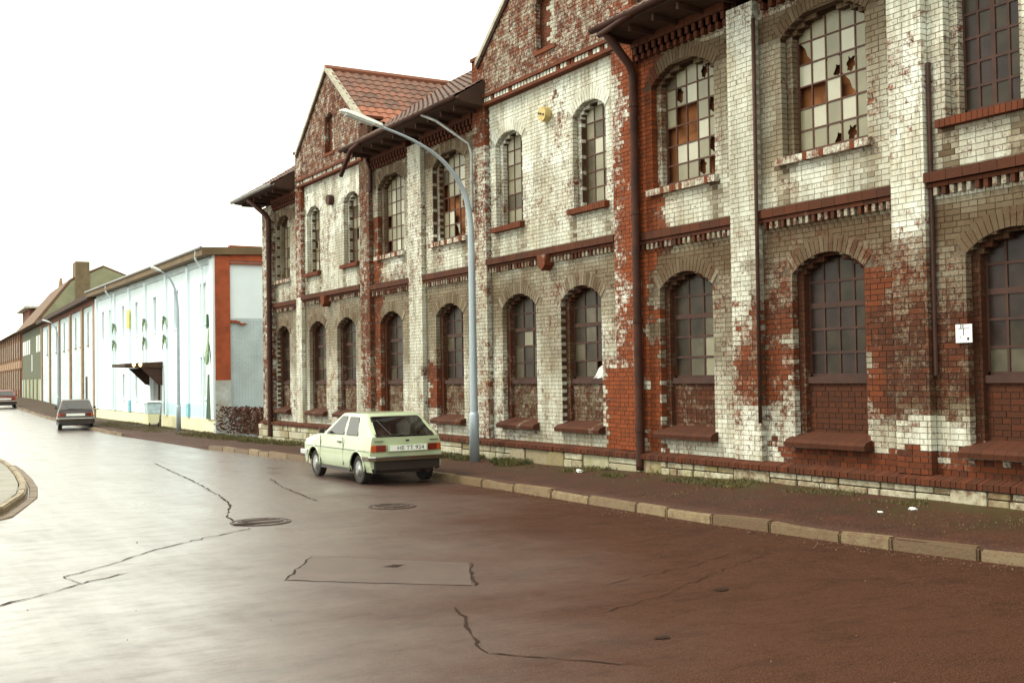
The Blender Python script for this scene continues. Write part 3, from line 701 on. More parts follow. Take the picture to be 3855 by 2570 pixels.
for a, b in gabs:
    y = a-.3
    while y < b+.3:
        e = min(b+.3, y+.25)
        for (z0, z1, x) in ((7.86, 7.925, 11.95), (8.03, 8.10, 11.93)):
            sc_.box(x, 12.125, y+.003, e-.003, z0, z1, (.15*random.random(), .3+.3*random.random(), .45))
        y = e
    y = a-.3
    while y < b+.25: dn.box(11.975, 12.125, y, y+.085, 7.93, 8.025, (.85, .4, .05) if random.random() < .8 else (.2, .5, .2)); y += .125
obj('cornice_bricks', sc_, 'brick', fac, attr=True, kind='stuff'); obj('dentil_course', dn, 'brick', fac, attr=True, kind='stuff')
for yc in (31.37, 19.23):
    bo = MB(); bo.prism([(yc-.16, 4.37), (yc+.16, 4.37), (yc+.13, 4.16), (yc, 4.06), (yc-.13, 4.16)], 11.9, 12.12, col=(.35, .5, .4)); obj('carved_boss', bo, 'brick', fac, attr=True)
for yc in (31.37, 19.23):
    g = MB(); g.tube([(11.96, yc-.35, 7.14), (12.12, yc-.35, 7.14)] if yc > 25 else [(11.97, yc, 7.2), (12.12, yc, 7.2)], .15, 16)
    o = obj('wall_anchor', g, plain('ochre_anchor_plate', (.55, .42, .16), .7, .3, 12) if yc < 25 else 'wood_dark', fac)
    if yc < 25:
        for dy in (-.07, .02, .09): g = MB(); g.tube([(11.955, yc+dy, 7.2+dy*.3), (11.97, yc+dy, 7.2+dy*.3)], .022, 8); obj('bolt', g, 'wood_dark', o)

# windows
PM = {}
for nm, mat in (('pale', 'pane_pale'), ('bright', 'pane_bright'), ('grey', 'pane_grey'), ('dark', 'pane_dark'), ('low', 'pane_low')):
    me = MB().box(0, .006, 0, 1, 0, 1).mesh('pane'); me.materials.append(M[mat]); PM[nm] = me
    rn = random.Random(hash(nm) % 7+3)
    for kk, (cy, cz, rr) in enumerate(((.35, .4, .33), (.7, .55, .38), (.5, .85, .2), (.2, .3, .3))):
        mb = MB(); n_ = 16; out = []; inn = []
        for j in range(n_):
            a = 2*math.pi*j/n_; dx, dz = math.cos(a), math.sin(a); t = min([(1-cy)/dx if dx > 1e-6 else 9, -cy/dx if dx < -1e-6 else 9, (1-cz)/dz if dz > 1e-6 else 9, -cz/dz if dz < -1e-6 else 9])
            out.append((cy+dx*t, cz+dz*t)); q = min(t*.95, rr*rn.uniform(.65, 1.3)); inn.append((cy+dx*q, cz+dz*q))
        for j in range(n_):
            k = (j+1) % n_; mb.add([(0, *out[j]), (0, *out[k]), (0, *inn[k]), (0, *inn[j]), (.006, *out[j]), (.006, *out[k]), (.006, *inn[k]), (.006, *inn[j])], [(0, 1, 2, 3), (7, 6, 5, 4), (2, 3, 7, 6)])
        me = mb.mesh('broken_pane'); me.materials.append(M[mat]); PM[nm+'_b%d' % kk] = me
    mb = MB(); mb.prism([(0, 0), (0, 1), (.8, 1), (.45, .7), (.3, .35), (.12, .2)], 0, .006); me = mb.mesh('broken_pane'); me.materials.append(M[mat]); PM[nm+'_s'] = me
def window(yc, hw, z0, z1, cols, rows, base, pattern=None, transom=None, lbl=None, rise=.2, seed=0, thickc=None, miss=.05, bright=.12):
    rn = random.Random(seed); xw = XI+.115
    fr = MB(); r_ = .011 if base == 'pale' else .017
    fr.box(xw-.01, xw+.03, yc-hw-.02, yc-hw+.03, z0, z1); fr.box(xw-.01, xw+.03, yc+hw-.03, yc+hw+.02, z0, z1)
    fr.box(xw-.01, xw+.03, yc-hw, yc+hw, z0-.01, z0+.04)
    pw = 2*hw/cols; ph = (z1-z0)/rows
    for k in range(1, cols): q = r_*(1.9 if thickc == k else 1); fr.box(xw-.008, xw+.022, yc-hw+k*pw-q, yc-hw+k*pw+q, z0, z1)
    for k in range(1, rows): q = r_*(2.3 if transom == k else 1); fr.box(xw-.012 if transom == k else xw-.0085, xw+.0225, yc-hw, yc+hw, z0+k*ph-q, z0+k*ph+q)
    win = obj('window', fr, 'frame' if base == 'pale' else 'wood_dark', fac, label=lbl)
    win['_'] = 0; del win['_']
    for r in range(rows):          # pattern rows run top to bottom, left (far) to right (near)
        for c in range(cols):
            if pattern: t = pattern[rows-1-r][cols-1-c]
            else:
                q = rn.random(); t = 'X' if q < miss else ('h' if q < miss*1.8 else ('W' if q > 1-bright else ('G' if q > .75-bright else '.')))
            if t == 'X': continue
            tone = {'pale': {'.': 'pale', 'W': 'bright', 'G': 'grey', 'h': 'pale', 's': 'pale', 'H': 'pale'}, 'dark': {'.': 'dark', 'W': 'low', 'G': 'low', 'h': 'dark', 's': 'dark', 'H': 'low', 'B': 'pale', 'P': 'grey'},
                    'grey': {'.': 'low', 'W': 'grey', 'G': 'dark', 'h': 'low', 's': 'low', 'H': 'low', 'B': 'pale', 'P': 'grey'}}[base].get(t, 'pale')
            key = tone+('_b%d' % rn.choice([0, 1, 3]) if t in 'hH' else ('_s' if t == 's' else ''))
            inst('pane' if t not in 'hHs' else 'broken_pane', PM[key], (xw+.004+rn.uniform(0, .004), yc-hw+c*pw+.002, z0+r*ph+.002), win, (1, pw-.004, ph-.004), rot=(0, 0, 0))
    return win
P4 = ['.....', 'sW.W.', 'WWhh.', 'XXWs.', '.W.W.', '..hh.']
P3 = ['G..h.', '.hW..', '.XX.H', 'XXXW.', 'XWW.h', 'X..hX']
P2 = ['.....', 'G..W.', 'X..W.', 'XXXhX', '.WXX.', '..sX.']
P1 = ['.....', '.W...', '.W.W.', 'X..W.', '....W', 'X.W.W']
for c, h, k in UP:
    hi = IU[c]; z0 = 5.24; z1 = hi.zs+hi.rise+.01
    cols = 5 if k == 'bay' and h > .7 else (4 if k == 'bay' or c < 10 else 3)
    pt = {11.8: P4, 15.0: P3, 23.65: P2, 26.95: P1}.get(c)
    base = 'pale' if c > 10 else 'dark'
    if pt: lb = {11.8: 'large upper window with many broken panes', 15.0: 'upper window with missing and white panes beside the rusty downpipe'}.get(c)
    else: lb = None
    window(c, hi.hw, z0, z1, cols, 6, base, pt, seed=int(c*10), lbl=lb, thickc=2 if c < 10 else None, miss=.03)
PL = {20.5: ['...', '...', '.B.', 'P.P', 'P.P'], 18.17: ['...', '.PP', '.P.', 'P..', '.PX'], 15.0: ['...', '...', '..P', '.PB', '.PB'][:5], 11.8: ['..GW', '..GW', '...W', '.GGW', '.G..'],
      8.75: ['....', '....', '...P', '.G..', 'PP..']}
for c, h, k in LO:
    hi = IL[c]; z1 = hi.zs+hi.rise+.01
    cols = 4 if c < 12 else 3
    base = 'dark' if c < 14 else 'grey'
    w_ = window(c, hi.hw, 1.90, z1, cols, 5, base, PL.get(c), transom=3, seed=int(c*7), miss=0, bright=.1)
    g = MB(); g.box(XI+.03, XI+.16, c-hi.hw-.01, c+hi.hw+.01, 1.80, 1.895); obj('sill_board', g, 'wood_dark', w_)
# sills
for c, h, k in UP:
    n_ = max(6, int((2*h+.16)/.08)); y0 = c-h-.08; st = (2*h+.16)/n_
    sl = MB(); red = k == 'gab'
    for j in range(n_):
        col = (.06, .25+.35*random.random(), .3) if red else (.72*(random.random() < .75), .6, .3)
        a = y0+j*st
        sl.add([(12.02 if not red else 12.0, a+.004, 5.06), (12.25, a+.004, 5.06), (12.25, a+st-.004, 5.06), (12.02 if not red else 12.0, a+st-.004, 5.06), (12.02 if not red else 12.0, a+.004, 5.165), (12.25, a+.004, 5.215), (12.25, a+st-.004, 5.215), (12.02 if not red else 12.0, a+st-.004, 5.165)], cm.f, col)
    obj('window_sill', sl, 'brick', fac, attr=True)
for c, h, k in LO:
    sl = MB(); n_ = 9; y0 = c-h-.07; st = (2*h+.14)/n_; r_ = random.uniform(.9, 1.1)
    pts = [(11.965, .875), (11.955, .94), (12.0, .985), (12.15, 1.03), (12.34, 1.10), (12.34, .86)]
    for j in range(n_):
        col = (.15*random.random()+(.45 if random.random() < .15 and c > 17 else 0), .1+.2*random.random(), .82)
        sl.prism(pts, y0+j*st+.002, y0+(j+1)*st-.002, 1, col)
    obj('window_sill', sl, 'brick', fac, attr=True)

# eaves, gutters, roofs
for a, b in ((33.95, 38.1), (21.6, 28.15), (9.9, 16.3)):
    e = MB(); e.prism([(11.32, 7.93), (11.32, 8.03), (12.3, 8.62), (12.3, 7.87), (11.95, 7.87)], a, b, 1)
    obj('eaves', e, 'fascia', fac)
    gu = MB(); A = np.linspace(-.1, math.pi+.1, 9); nn = len(A)
    for yy in (a-.05, b+.1): gu.v += [(11.27+.075*math.cos(t), yy, 8.02-.075*math.sin(t)) for t in A]
    gu.f = [(i, i+1, nn+i+1, nn+i) for i in range(nn-1)]; gu.c = [(1, 1, 1)]*len(gu.v)
    go = obj('gutter', gu, 'rustpipe' if b < 37 else 'zinc', fac); so = go.modifiers.new('s', 'SOLIDIFY'); so.thickness = .008
    y = a+.4
    rm = MB()
    while y < b: rm.box(11.45, 12.1, y, y+.06, 7.80, 7.91); y += .65
    obj('rafter_end', rm, 'wood_dark', fac, kind='stuff')
# pantile
def tilemesh():
    mb = MB(); n_ = 7; W, Lt = .27, .36
    prof = [(k/(n_-1)*W, .018*math.sin(k/(n_-1)*2*math.pi)+.012) for k in range(n_)]
    for z_off, yy in ((.022, 0), (0, Lt)): mb.v += [(p_[0], yy, p_[1]+z_off) for p_ in prof]
    mb.v += [(p_[0], 0, p_[1]+.004) for p_ in prof]
    mb.f = [(i, i+1, n_+i+1, n_+i) for i in range(n_-1)]+[(2*n_+i, 2*n_+i+1, i+1, i) for i in range(n_-1)]; mb.c = [(1, 1, 1)]*len(mb.v)
    return mb
TMB = tilemesh(); TM = TMB.mesh('roof_tile'); TM.materials.append(M['tile'])
tf = MB()
def tiles(O, U, V, nu, nv, single, colf, skipf=None):
    """O origin at eave, U unit along eave, V unit up the slope"""
    O, U, V = Vector(O), Vector(U), Vector(V); N = U.cross(V); 
    if N.z < 0: N = -N
    Mx = Matrix((U, V, N)).transposed()
    for j in range(nv):
        for i in range(nu):
            q = O+U*(i*.27)+V*(j*.31)+N*.01
            if skipf and skipf(q): continue
            c = colf(i, j)
            if single:
                o = bpy.data.objects.new('roof_tile', TM); COL.objects.link(o); o.parent = fac
                o.matrix_local = Matrix.Translation(q-rootloc(fac)) @ Mx.to_4x4(); o.color = (*c, 1)
            else: tf.add([tuple(q+Mx @ Vector(v)) for v in TMB.v], TMB.f, c)
th = math.atan(.64); RX, RZ = 16.2, 8.62+.64*(16.2-12.3)
def main_skip(q):
    for a, b in gabs:
        c_ = (a+b)/2
        if q.z < 10.85-abs(q.y-c_)*.8: return True
    return False
rb = MB()
rb.prism([(12.3, 8.60), (RX, RZ-.02), (RX+4.5, 8.4), (12.3, 8.0)], 4.2, 38.05, 1); obj('roof_deck', rb, 'wood_dark', fac)
for a, b in ((33.95, 38.1), (21.6, 28.15), (9.9, 16.3)):
    tiles((11.3, b, 8.03), (0, -1, 0), (math.cos(th-.04), 0, math.sin(th-.04)), int((b-a)/.27), 4, False, lambda i, j: (random.random()*.5, 0, random.random()))
tiles((12.35, 38.1, 8.66), (0, -1, 0), (math.cos(th), 0, math.sin(th)), int((38.1-16)/.27), 15, False, lambda i, j: (random.random()*.4, 0, random.random()), main_skip)
gth = math.atan(.8); ntile = 0
for gi, (a, b) in enumerate(gabs):
    c_ = (a+b)/2; hwid = (b-a)/2+.25; zr = 10.98; zf = zr-.8*hwid
    for sgn in (-1, 1):
        d = MB(); d.add([(11.96, c_, zr), (19, c_, zr), (19, c_+sgn*hwid, zf), (11.96, c_+sgn*hwid, zf), (11.96, c_, zr-.12), (19, c_, zr-.12), (19, c_+sgn*hwid, zf-.12), (11.96, c_+sgn*hwid, zf-.12)], [(0, 1, 2, 3), (7, 6, 5, 4), (0, 4, 5, 1), (1, 5, 6, 2), (2, 6, 7, 3), (3, 7, 4, 0)])
        obj('gable_roof', d, 'wood_dark', fac)
        V = (0, -sgn*math.cos(gth), math.sin(gth)); single = (gi == 0 and sgn == -1)
        def cf(i, j, gi=gi, sgn=sgn):
            lo = j < 3 and i < 7 and gi == 0
            return (1.0, 0, 0) if lo else (.2+.55*random.random()*(1 if j < 8 else .7), 0, random.random())
        O = (12.0, c_+sgn*hwid, zf) if sgn < 0 else (12.0, c_+sgn*hwid, zf)
        nvt = int(hwid/math.cos(gth)/.31)
        sk = (lambda q: q.x > 12.6 and q.z < 8.62+.64*(q.x-12.3)-.25)
        tiles(O, (1, 0, 0), V, 16 if not single else 17, nvt+0, single, cf, sk)
    rd = MB(); rd.tube([(11.95, c_, zr+.02), (16.6, c_, zr+.02)], .10, 8); obj('ridge', rd, 'tile_a', fac, attr=True)
    cp = MB()  # coping along the gable edge
    for sgn in (-1, 1):
        y1 = c_+sgn*(hwid+.02); cp.add([(11.93, c_, zr+.06), (12.12, c_, zr+.06), (12.12, y1, zf+.06), (11.93, y1, zf+.06), (11.93, c_, zr-.06), (12.12, c_, zr-.06), (12.12, y1, zf-.06), (11.93, y1, zf-.06)], [(0, 1, 2, 3), (7, 6, 5, 4), (0, 4, 5, 1), (1, 5, 6, 2), (2, 6, 7, 3), (3, 7, 4, 0)])
    obj('gable_coping', cp, plain('lime_washed_coping', (.42, .39, .30), .8, .35, 5), fac)
    for yy in (a-.55, b): cp = MB(); cp.box(11.96, 12.5, yy-.02, yy+.55, 8.955, 9.03, (.2, .4, .3)); obj('pilaster_cap', cp, 'brick', fac, attr=True)
    g = MB(); g.box(XF-.03, XF+.15, c_-.15-.40, c_-.15+.40, 8.42, 8.50, (.1, .6, .1)); obj('window_sill', g, 'brick', fac, attr=True)
    g = MB(); g.box(12.2, 12.25, a, b, 8, 8.9); obj('inner_wall', g, 'room_brown', fac)
obj('roof_tiles', tf, 'tile_a', fac, attr=True, kind='stuff', fix=False)

# rain pipes
def pipe(pts, r, mat, nm='downpipe', cl=True):
    g = MB(); g.tube(pts, r, 10); o = obj(nm, g, mat, fac, smooth=True)
    return o
def vpipe(y, x, z0, z1, mat, top, r=.055):
    o = pipe([(x, y, z0)]+[(x, y, z) for z in np.linspace(z0+.1, z1, 4)]+top, r, mat)
    for z in np.arange(z0+.7, z1, 1.9):
        g = MB(); g.tube([(x, y, z-.03), (x, y, z+.03)], r+.014, 10); obj('pipe_clip', g, mat, o)
vpipe(16.08, 11.92, .3, 7.2, 'rustpipe', [(11.85, 16.08, 7.4), (11.3, 16.02, 7.88)], .075)
vpipe(36.2, 11.90, .1, 7.2, 'rustpipe', [(11.84, 36.25, 7.35), (11.35, 36.6, 7.9)], .085)
vpipe(22.13, 11.93, 5.6, 6.9, 'zinc', [(11.9, 22.2, 7.15), (11.45, 22.9, 7.75), (11.28, 23.3, 7.95)], .035)
vpipe(28.0, 12.02, 6.9, 7.5, 'rustpipe', [(11.9, 27.95, 7.8)], .05)
pipe([(11.27, 26.9, 7.98), (11.2, 27.35, 7.86), (11.2, 28.05, 7.3)], .055, 'rustpipe', 'broken_gutter_pipe')
pipe([(11.27, 15.2, 7.98), (11.25, 16.15, 7.86)], .05, 'rustpipe', 'broken_gutter_pipe')
g = MB(); g.tube([(12.08, 9.91, 1.9), (12.08, 9.91, 5.95)], .03, 8); obj('dark_reveal_strip', g, 'wood_dark', fac)  # dark strip added for the shaded side of the pilaster
pipe([(11.95, 13.06, 1.2), (11.98, 13.06, 7.4)], .03, 'wood_dark', 'downpipe')  # another dark strip for a shaded pilaster side, no real pipe
# hydrant sign
t = tag(obj('hydrant_sign', MB().box(12.088, 12.10, 9.36, 9.60, 2.31, 2.54), 'white'), 'small white hydrant plate fixed to the brown wall between pilaster and large window', 'sign')
g = MB()
def txt(s, size, mat, parent, M4, ext=.001, name='lettering', fnt=None):
    cu = bpy.data.curves.new('t', 'FONT'); cu.body = s; cu.size = size; cu.extrude = ext; cu.align_x = 'CENTER'; cu.align_y = 'CENTER'
    o = bpy.data.objects.new('t', cu); COL.objects.link(o); dg = bpy.context.evaluated_depsgraph_get()
    me = bpy.data.meshes.new_from_object(o.evaluated_get(dg)); bpy.data.objects.remove(o)
    me.transform(M4); me.materials.clear(); me.materials.append(M[mat])
    q = bpy.data.objects.new(name, me); COL.objects.link(q); q.parent = parent; q.location = -rootloc(parent); q['kind'] = 'stuff'; return q
def wallM(x, y, z): return Matrix(((0, 0, -1, x), (-1, 0, 0, y), (0, 1, 0, z), (0, 0, 0, 1)))
g.box(12.084, 12.088, 9.40, 9.56, 2.485, 2.492); g.box(12.084, 12.088, 9.475, 9.485, 2.40, 2.485)
g.box(12.084, 12.088, 9.40, 9.43, 2.34, 2.375)
obj('lettering', g, 'ink', t); txt('EK', .06, 'ink', t, wallM(12.086, 9.5, 2.515)); txt('1', .05, 'ink', t, wallM(12.086, 9.53, 2.38))
# rag behind the broken pane
g = MB(); c0 = Vector((XI+.08, 17.75, 1.92)); rn = random.Random(4)
N_ = 7; g.v = [(XI+.085+.02*math.sin(i*1.3+j), 17.70+.36*i/N_, 1.90+(.30*(1-i/N_)**.8)*(j/N_)) for i in range(N_+1) for j in range(N_+1)]
g.f = [(i*(N_+1)+j, (i+1)*(N_+1)+j, (i+1)*(N_+1)+j+1, i*(N_+1)+j+1) for i in range(N_) for j in range(N_)]; g.c = [(1, 1, 1)]*len(g.v)
o = obj('rag', g, 'litter', smooth=True); so = o.modifiers.new('s', 'SOLIDIFY'); so.thickness = .01
tag(o, 'crumpled white rag lying in the bottom corner of a lower factory window', 'rag')

# ------------------------------------------------------------------ white rendered building beyond the yard
def wallgrid(mb, T, y0, y1, z0, z1, holes, depth=.14, col=None):
    """wall face with rectangular holes and reveals; T maps (y, d, z) -> world"""
    Y = sorted({y0, y1}|{h[0] for h in holes}|{h[1] for h in holes}); Z = sorted({z0, z1}|{h[2] for h in holes}|{h[3] for h in holes})
    for a, b in zip(Y, Y[1:]):
        for c, d in zip(Z, Z[1:]):
            if any(h[0]-1e-6 <= a and b <= h[1]+1e-6 and h[2]-1e-6 <= c and d <= h[3]+1e-6 for h in holes): continue
            mb.add([T(a, 0, c), T(b, 0, c), T(b, 0, d), T(a, 0, d)], [(0, 1, 2, 3)], col)
    for a, b, c, d in holes:
        q = [(a, c), (b, c), (b, d), (a, d)]
        for p_, r_ in zip(q, q[1:]+q[:1]): mb.add([T(p_[0], 0, p_[1]), T(p_[0], depth, p_[1]), T(r_[0], depth, r_[1]), T(r_[0], 0, r_[1])], [(0, 1, 2, 3)], col)
def hexT(T, y0, y1, d0, d1, z0, z1):
    mb = MB(); mb.hexa([T(y0, d0, z0), T(y1, d0, z0), T(y1, d1, z0), T(y0, d1, z0)], [T(y0, d0, z1), T(y1, d0, z1), T(y1, d1, z1), T(y0, d1, z1)]); return mb
XW = 12.9
Tw = lambda y, d, z: (XW+d, y, z)
wb = thing('white_building', 'white rendered two-storey building with blue foot, yellow plinth and painted palm trees', 'building', (XW, 59, 0))
WU = [(69.9, .3), (67.8, .3), (64.2, .3), (60.9, .3), (56.8, .3), (52.6, .42), (48.0, .45)]
WL = [(64.2, .28, 1.0, 2.35), (61.0, .28, 1.0, 2.35), (48.0, .45, 1.2, 2.95)]
holes = [(c-h, c+h, 4.35, 6.05) for c, h in WU]+[(c-h, c+h, a, b) for c, h, a, b in WL]+[(55.45, 57.85, -.2, 2.35)]
g = MB(); wallgrid(g, Tw, 46.2, 72, .35, 7.1, [h for h in holes[:-1]]+[(55.45, 57.85, .35, 2.35)], .16)
obj('wall', g, 'ww', wb)
g = MB(); g.box(XW+.17, XW+.3, 46.3, 72, -.6, 7.2); obj('inner_wall', g, 'ww2', wb)
for a, b in ((46.2, 55.45), (57.85, 72)):
    g = MB(); g.box(XW-.03, XW+.16, a, b, -.6, .36+(-.04 if a > 50 else 0)); obj('plinth', g, 'yellow', wb)
g = MB(); g.box(XW-.006, XW+.1, 46.6, 55.3, .35, .95); obj('blue_base', g, 'bluebase', wb)
for i, y in enumerate([46.2, 50.2, 54.2, 58.5, 62.3, 66.2, 71.5]):
    g = MB(); wd = .5 if i in (0, 6) else .34; z0 = .35
    if i == 3: z0 = 2.9
    g.box(XW-.10, XW+.02, y, y+wd, .36 if i != 3 else z0, 6.95); obj('pilaster', g, 'ww', wb)
    if i in (1, 4): g = MB(); g.box(XW-.106, XW, y-.02, y+wd+.006, .37, .95); obj('pilaster_foot', g, plain('blue_foot_paint', (.30, .58, .68), .8), wb)
    if i < 6:
        y2 = [46.2, 50.2, 54.2, 58.5, 62.3, 66.2, 71.5][i+1]
        g = MB(); g.box(XW-.09, XW+.02, y+wd, y2, 6.78, 7.05); obj('frieze', g, 'ww2', wb)
for c, h in WU+[(q[0], q[1]) for q in WL]:
    pass
for (a, b, c, d) in holes[:-1]:
    near = a < 50
    f = MB(); xx = XW+.10
    f.box(xx, xx+.04, a, a+.05, c, d); f.box(xx, xx+.04, b-.05, b, c, d); f.box(xx, xx+.04, a+.05, b-.05, d-.05, d); f.box(xx, xx+.04, a+.05, b-.05, c, c+.05)
    for k in range(1, 5): f.box(xx, xx+.03, a+.05, b-.05, c+(d-c)*k/5-.012, c+(d-c)*k/5+.012)
    wn = obj('window', f, 'ww2', wb); g = MB(); g.box(xx+.012, xx+.02, a+.05, b-.05, c+.05, d-.05); obj('pane', g, 'winpale' if near or random.random() < .6 else 'windark', wn)
    g = MB(); g.box(XW-.05, XW+.06, a-.06, b+.06, c-.09, c-.02); obj('sill', g, 'ww', wn)
    g = MB(); g.prism([(a-.03, d-.02), (b+.03, d-.02), (b+.03, d+.04), ((a+b)/2, d+.16), (a-.03, d+.04)], XW-.03, XW+.05); obj('window_hood', g, 'ww2', wn)
# entrance recess, side walls and door
g = MB(); g.box(XW+.16, XW+.9, 57.85, 57.95, -.2, 2.45); g.box(XW+.16, XW+.9, 55.35, 55.45, -.2, 2.45); obj('entrance_side', g, plain('ochre_entrance', (.55, .43, .20), .8), wb)
g = MB(); g.box(XW+.165, XW+.169, 55.5, 57.8, .1, 2.3); dr = obj('door', g, plain('grey_door', (.22, .23, .22), .7), wb)
g = MB(); g.box(XW+.10, XW+.16, 56.55, 56.62, .1, 2.3); obj('door_stile', g, 'wood_dark', dr)
g = MB(); g.box(XW-.02, XW+.16, 55.45, 57.85, -.6, .12); obj('door_step', g, 'wood_dark', wb)
cn = MB(); cn.prism([(11.15, 2.66), (12.9, 2.58), (12.9, 2.88), (11.15, 2.80)], 55.2, 58.2, 1); cno = obj('canopy', cn, 'fascia', wb)
for y in (55.3, 58.0):
    g = MB(); g.prism([(11.9, 2.6), (12.9, 2.6), (12.9, 1.75), (12.7, 1.80)], y, y+.09, 1); obj('bracket', g, 'wood_dark', cno)
for k, x in enumerate((11.55, 11.85)):
    g = MB(); g.tube([(x, 55.14, 2.66), (x, 55.17, 2.74), (x, 55.14, 2.82)], [.03, .075, .03], 10); obj('lamp', g, 'bulb', cno, smooth=True)
g = MB(); g.box(XW-.13, XW-.10, 62.15, 62.7, 4.75, 5.75); obj('yellow_panel', g, 'yellow2', wb)
# painted palms
def palm(y, tops, z0, lean=0.0):
    g = MB(); rn = random.Random(int(y*10)); x = XW-.108
    g.prism([(y-.04, z0), (y+.05, z0), (y+.02, tops[0]), (y-.02, tops[0])], x-.004, x+.02)
    o = obj('painted_palm', g, 'palm', wb)
    for t in tops:
        for k, (dy, dz, dp) in enumerate(((-1.0, -.75, 0), (-.8, .15, 1), (-.25, .5, 1), (.5, .42, 1), (.85, -.1, 0), (.65, -.8, 1))):
            w_ = .12; e = (y+dy*.5, t+dz*.52); mid = (y+dy*.3, t+dz*.2+.13)
            l = MB(); l.prism([(y, t-.05), (mid[0]+.02, mid[1]-w_), e, (mid[0]-.02, mid[1]+w_*.6), (y, t+.1)], x-.006-.003*k, x+.02); obj('frond', l, 'palm' if dp else 'palm2', o)
palm(66.35, [4.95, 4.0], .4); palm(58.75, [4.85, 3.9], 2.9); palm(54.5, [4.75, 3.85], .4)
x = XW-.108
g = MB(); g.prism([(46.55, .36), (47.25, .36), (46.95, 2.2), (46.75, 2.2)], x-.004, x+.12); o = obj('painted_palm', g, 'palm', wb)
for k, (dy, z) in enumerate(((.45, 3.1), (-.3, 3.0), (.15, 3.5), (.5, 4.4))):
    l = MB(); l.prism([(46.7, z+.5), (46.75+dy, z-.5), (46.8+dy*1.2, z), (46.85, z+.65)] if k < 3 else [(46.9, 4.1), (47.1, 4.1), (47.05, 4.7)], x-.008-.003*k, x+.08); obj('frond', l, 'palm' if k % 2 else 'palm2', o)
# roof and eaves
e = MB(); e.prism([(12.35, 7.05), (12.35, 7.36), (XW+9, 7.75), (XW+9, 7.45), (XW, 7.08)], 46.05, 72.2, 1); obj('roof', e, plain('brown_roof_edge', (.16, .105, .05), .8, .3, 1), wb)
g = MB(); g.tube([(12.32, 46.1, 7.36), (12.32, 72.3, 7.36)], .06, 8); obj('gutter', g, 'zinc', wb)
for y in (47.3, 66.4):
    g = MB(); g.tube([(12.35, y-.3, 7.3), (12.4, y, 7.0), (12.75, y+.25, 6.6), (12.76, y+.25, 6.2), (12.76, y+.25, .4)], .045, 8); obj('downpipe', g, 'ww', wb)
# end wall towards the yard: red brick frame round a whitewashed panel
g = MB(); g.box(XW+.0, XW+.62, 46.17, 46.6, 1.95, 7.05); g.box(XW+.62, XW+9, 46.17, 46.6, 6.84, 7.6)
def epanel(nm, x0, x1, z0, z1, y, mat): mb = MB(); mb.box(x0, x1, y, y+.3, z0, z1); return obj(nm, mb, mat, wb)
epanel('end_pier', XW+.004, XW+.62, 1.95, 7.06, 46.16, 'redframe'); epanel('end_frieze', XW+.625, XW+9, 6.86, 7.5, 46.16, 'redframe')
epanel('frieze_moulding', XW+.625, XW+9, 6.74, 6.80, 46.13, 'redframe')
epanel('end_pier_foot', XW-.02, XW+.63, -.5, 1.95, 46.13, 'render_grey'); epanel('end_wall_footing', XW-.05, XW+1.0, -.5, .25, 46.04, 'render_grey')
epanel('end_panel', XW+.63, XW+9, 4.5, 6.9, 46.27, 'ww')
eb = MB(); 
for k in range(int(4.9/.077)):
    z = -.4+k*.077; x = XW+.63-(k % 2)*.125
    while x < XW+4:
        eb.box(max(XW+.63, x)+.005, x+.245, 46.26+random.uniform(-.006, .004), 46.4, z+.005, z+.072, (1.0-.35*(random.random() < .02), .3, .16*random.random()), skip=('+y',)); x += .25
obj('end_wall_bricks', eb, 'ww2', wb, attr=True, kind='stuff', fix=False); epanel('end_wall_mortar', XW+.63, XW+9, -.5, 4.5, 46.275, 'ww2')
rn = random.Random(12)
for k in range(5):
    g = MB(); x = XW+.66+k*.13; g.box(x, x+.12, 46.16, 46.27, 4.28+.06*rn.random()-(k > 2)*.08, 4.42-.05*k*rn.random()); obj('brick_stub', g, 'redframe', wb)

# ------------------------------------------------------------------ far row, turned slightly with the street
DL = R(2.8); cD, sD = math.cos(DL), math.sin(DL)
T2 = lambda u, d, z: (12.9+u*sD+d*cD, 72.05+u*cD-d*sD, z)
fb = thing('far_white_building', 'far white two-storey building with brown brick pilasters and narrow windows', 'building', T2(17, 0, 0))
WP = [1.0, 3.8, 7.4, 10.3, 14.2, 17.4, 22.9, 30.0]
g = MB(); wallgrid(g, T2, 0, 34.5, -.5, 6.9, [(u-.32, u+.32, 4.3, 6.35) for u in WP]); obj('wall', g, 'ww2', fb)
obj('inner_wall', hexT(T2, 0, 34.5, .15, .4, -.5, 6.9), 'brownwall', fb)
for u in WP:
    wn = obj('window', hexT(T2, u-.32, u+.32, .08, .11, 4.3, 6.35), 'windark', fb)
    obj('sill', hexT(T2, u-.38, u+.38, -.06, .05, 4.2, 4.29), 'brownpil', wn)
for u in (.1, 5.9, 12.6, 19.9, 27.1, 34.1): obj('pilaster', hexT(T2, u, u+.7, -.12, .02, -.5, 6.7), 'brownpil', fb)
obj('frieze', hexT(T2, .1, 34.8, -.10, .02, 6.7, 7.15), 'brownwall', fb)
obj('roof', (lambda m_: m_)(MB().hexa([T2(0, -.5, 7.0), T2(34.8, -.5, 7.0), T2(34.8, 9, 6.9), T2(0, 9, 6.9)], [T2(0, -.5, 7.3), T2(34.8, -.5, 7.3), T2(34.8, 9, 7.2), T2(0, 9, 7.2)])), 'fascia', fb)
obj('arched_door', (lambda m_: (m_.prism([(-1.6, -.2), (-.2, -.2), (-.2, 1.5), (-.5, 1.85), (-.9, 1.9), (-1.3, 1.6)], -.01, .1), m_)[1])(MB()), 'ww2', fb) if False else None
obj('door', hexT(T2, 4.2, 5.0, -.03, .05, -.2, 2.3), 'wood_dark', fb)
gb_ = thing('green_building', 'far olive green clad building section with pale windows between white and brown ones', 'building', T2(43, 0, 0))
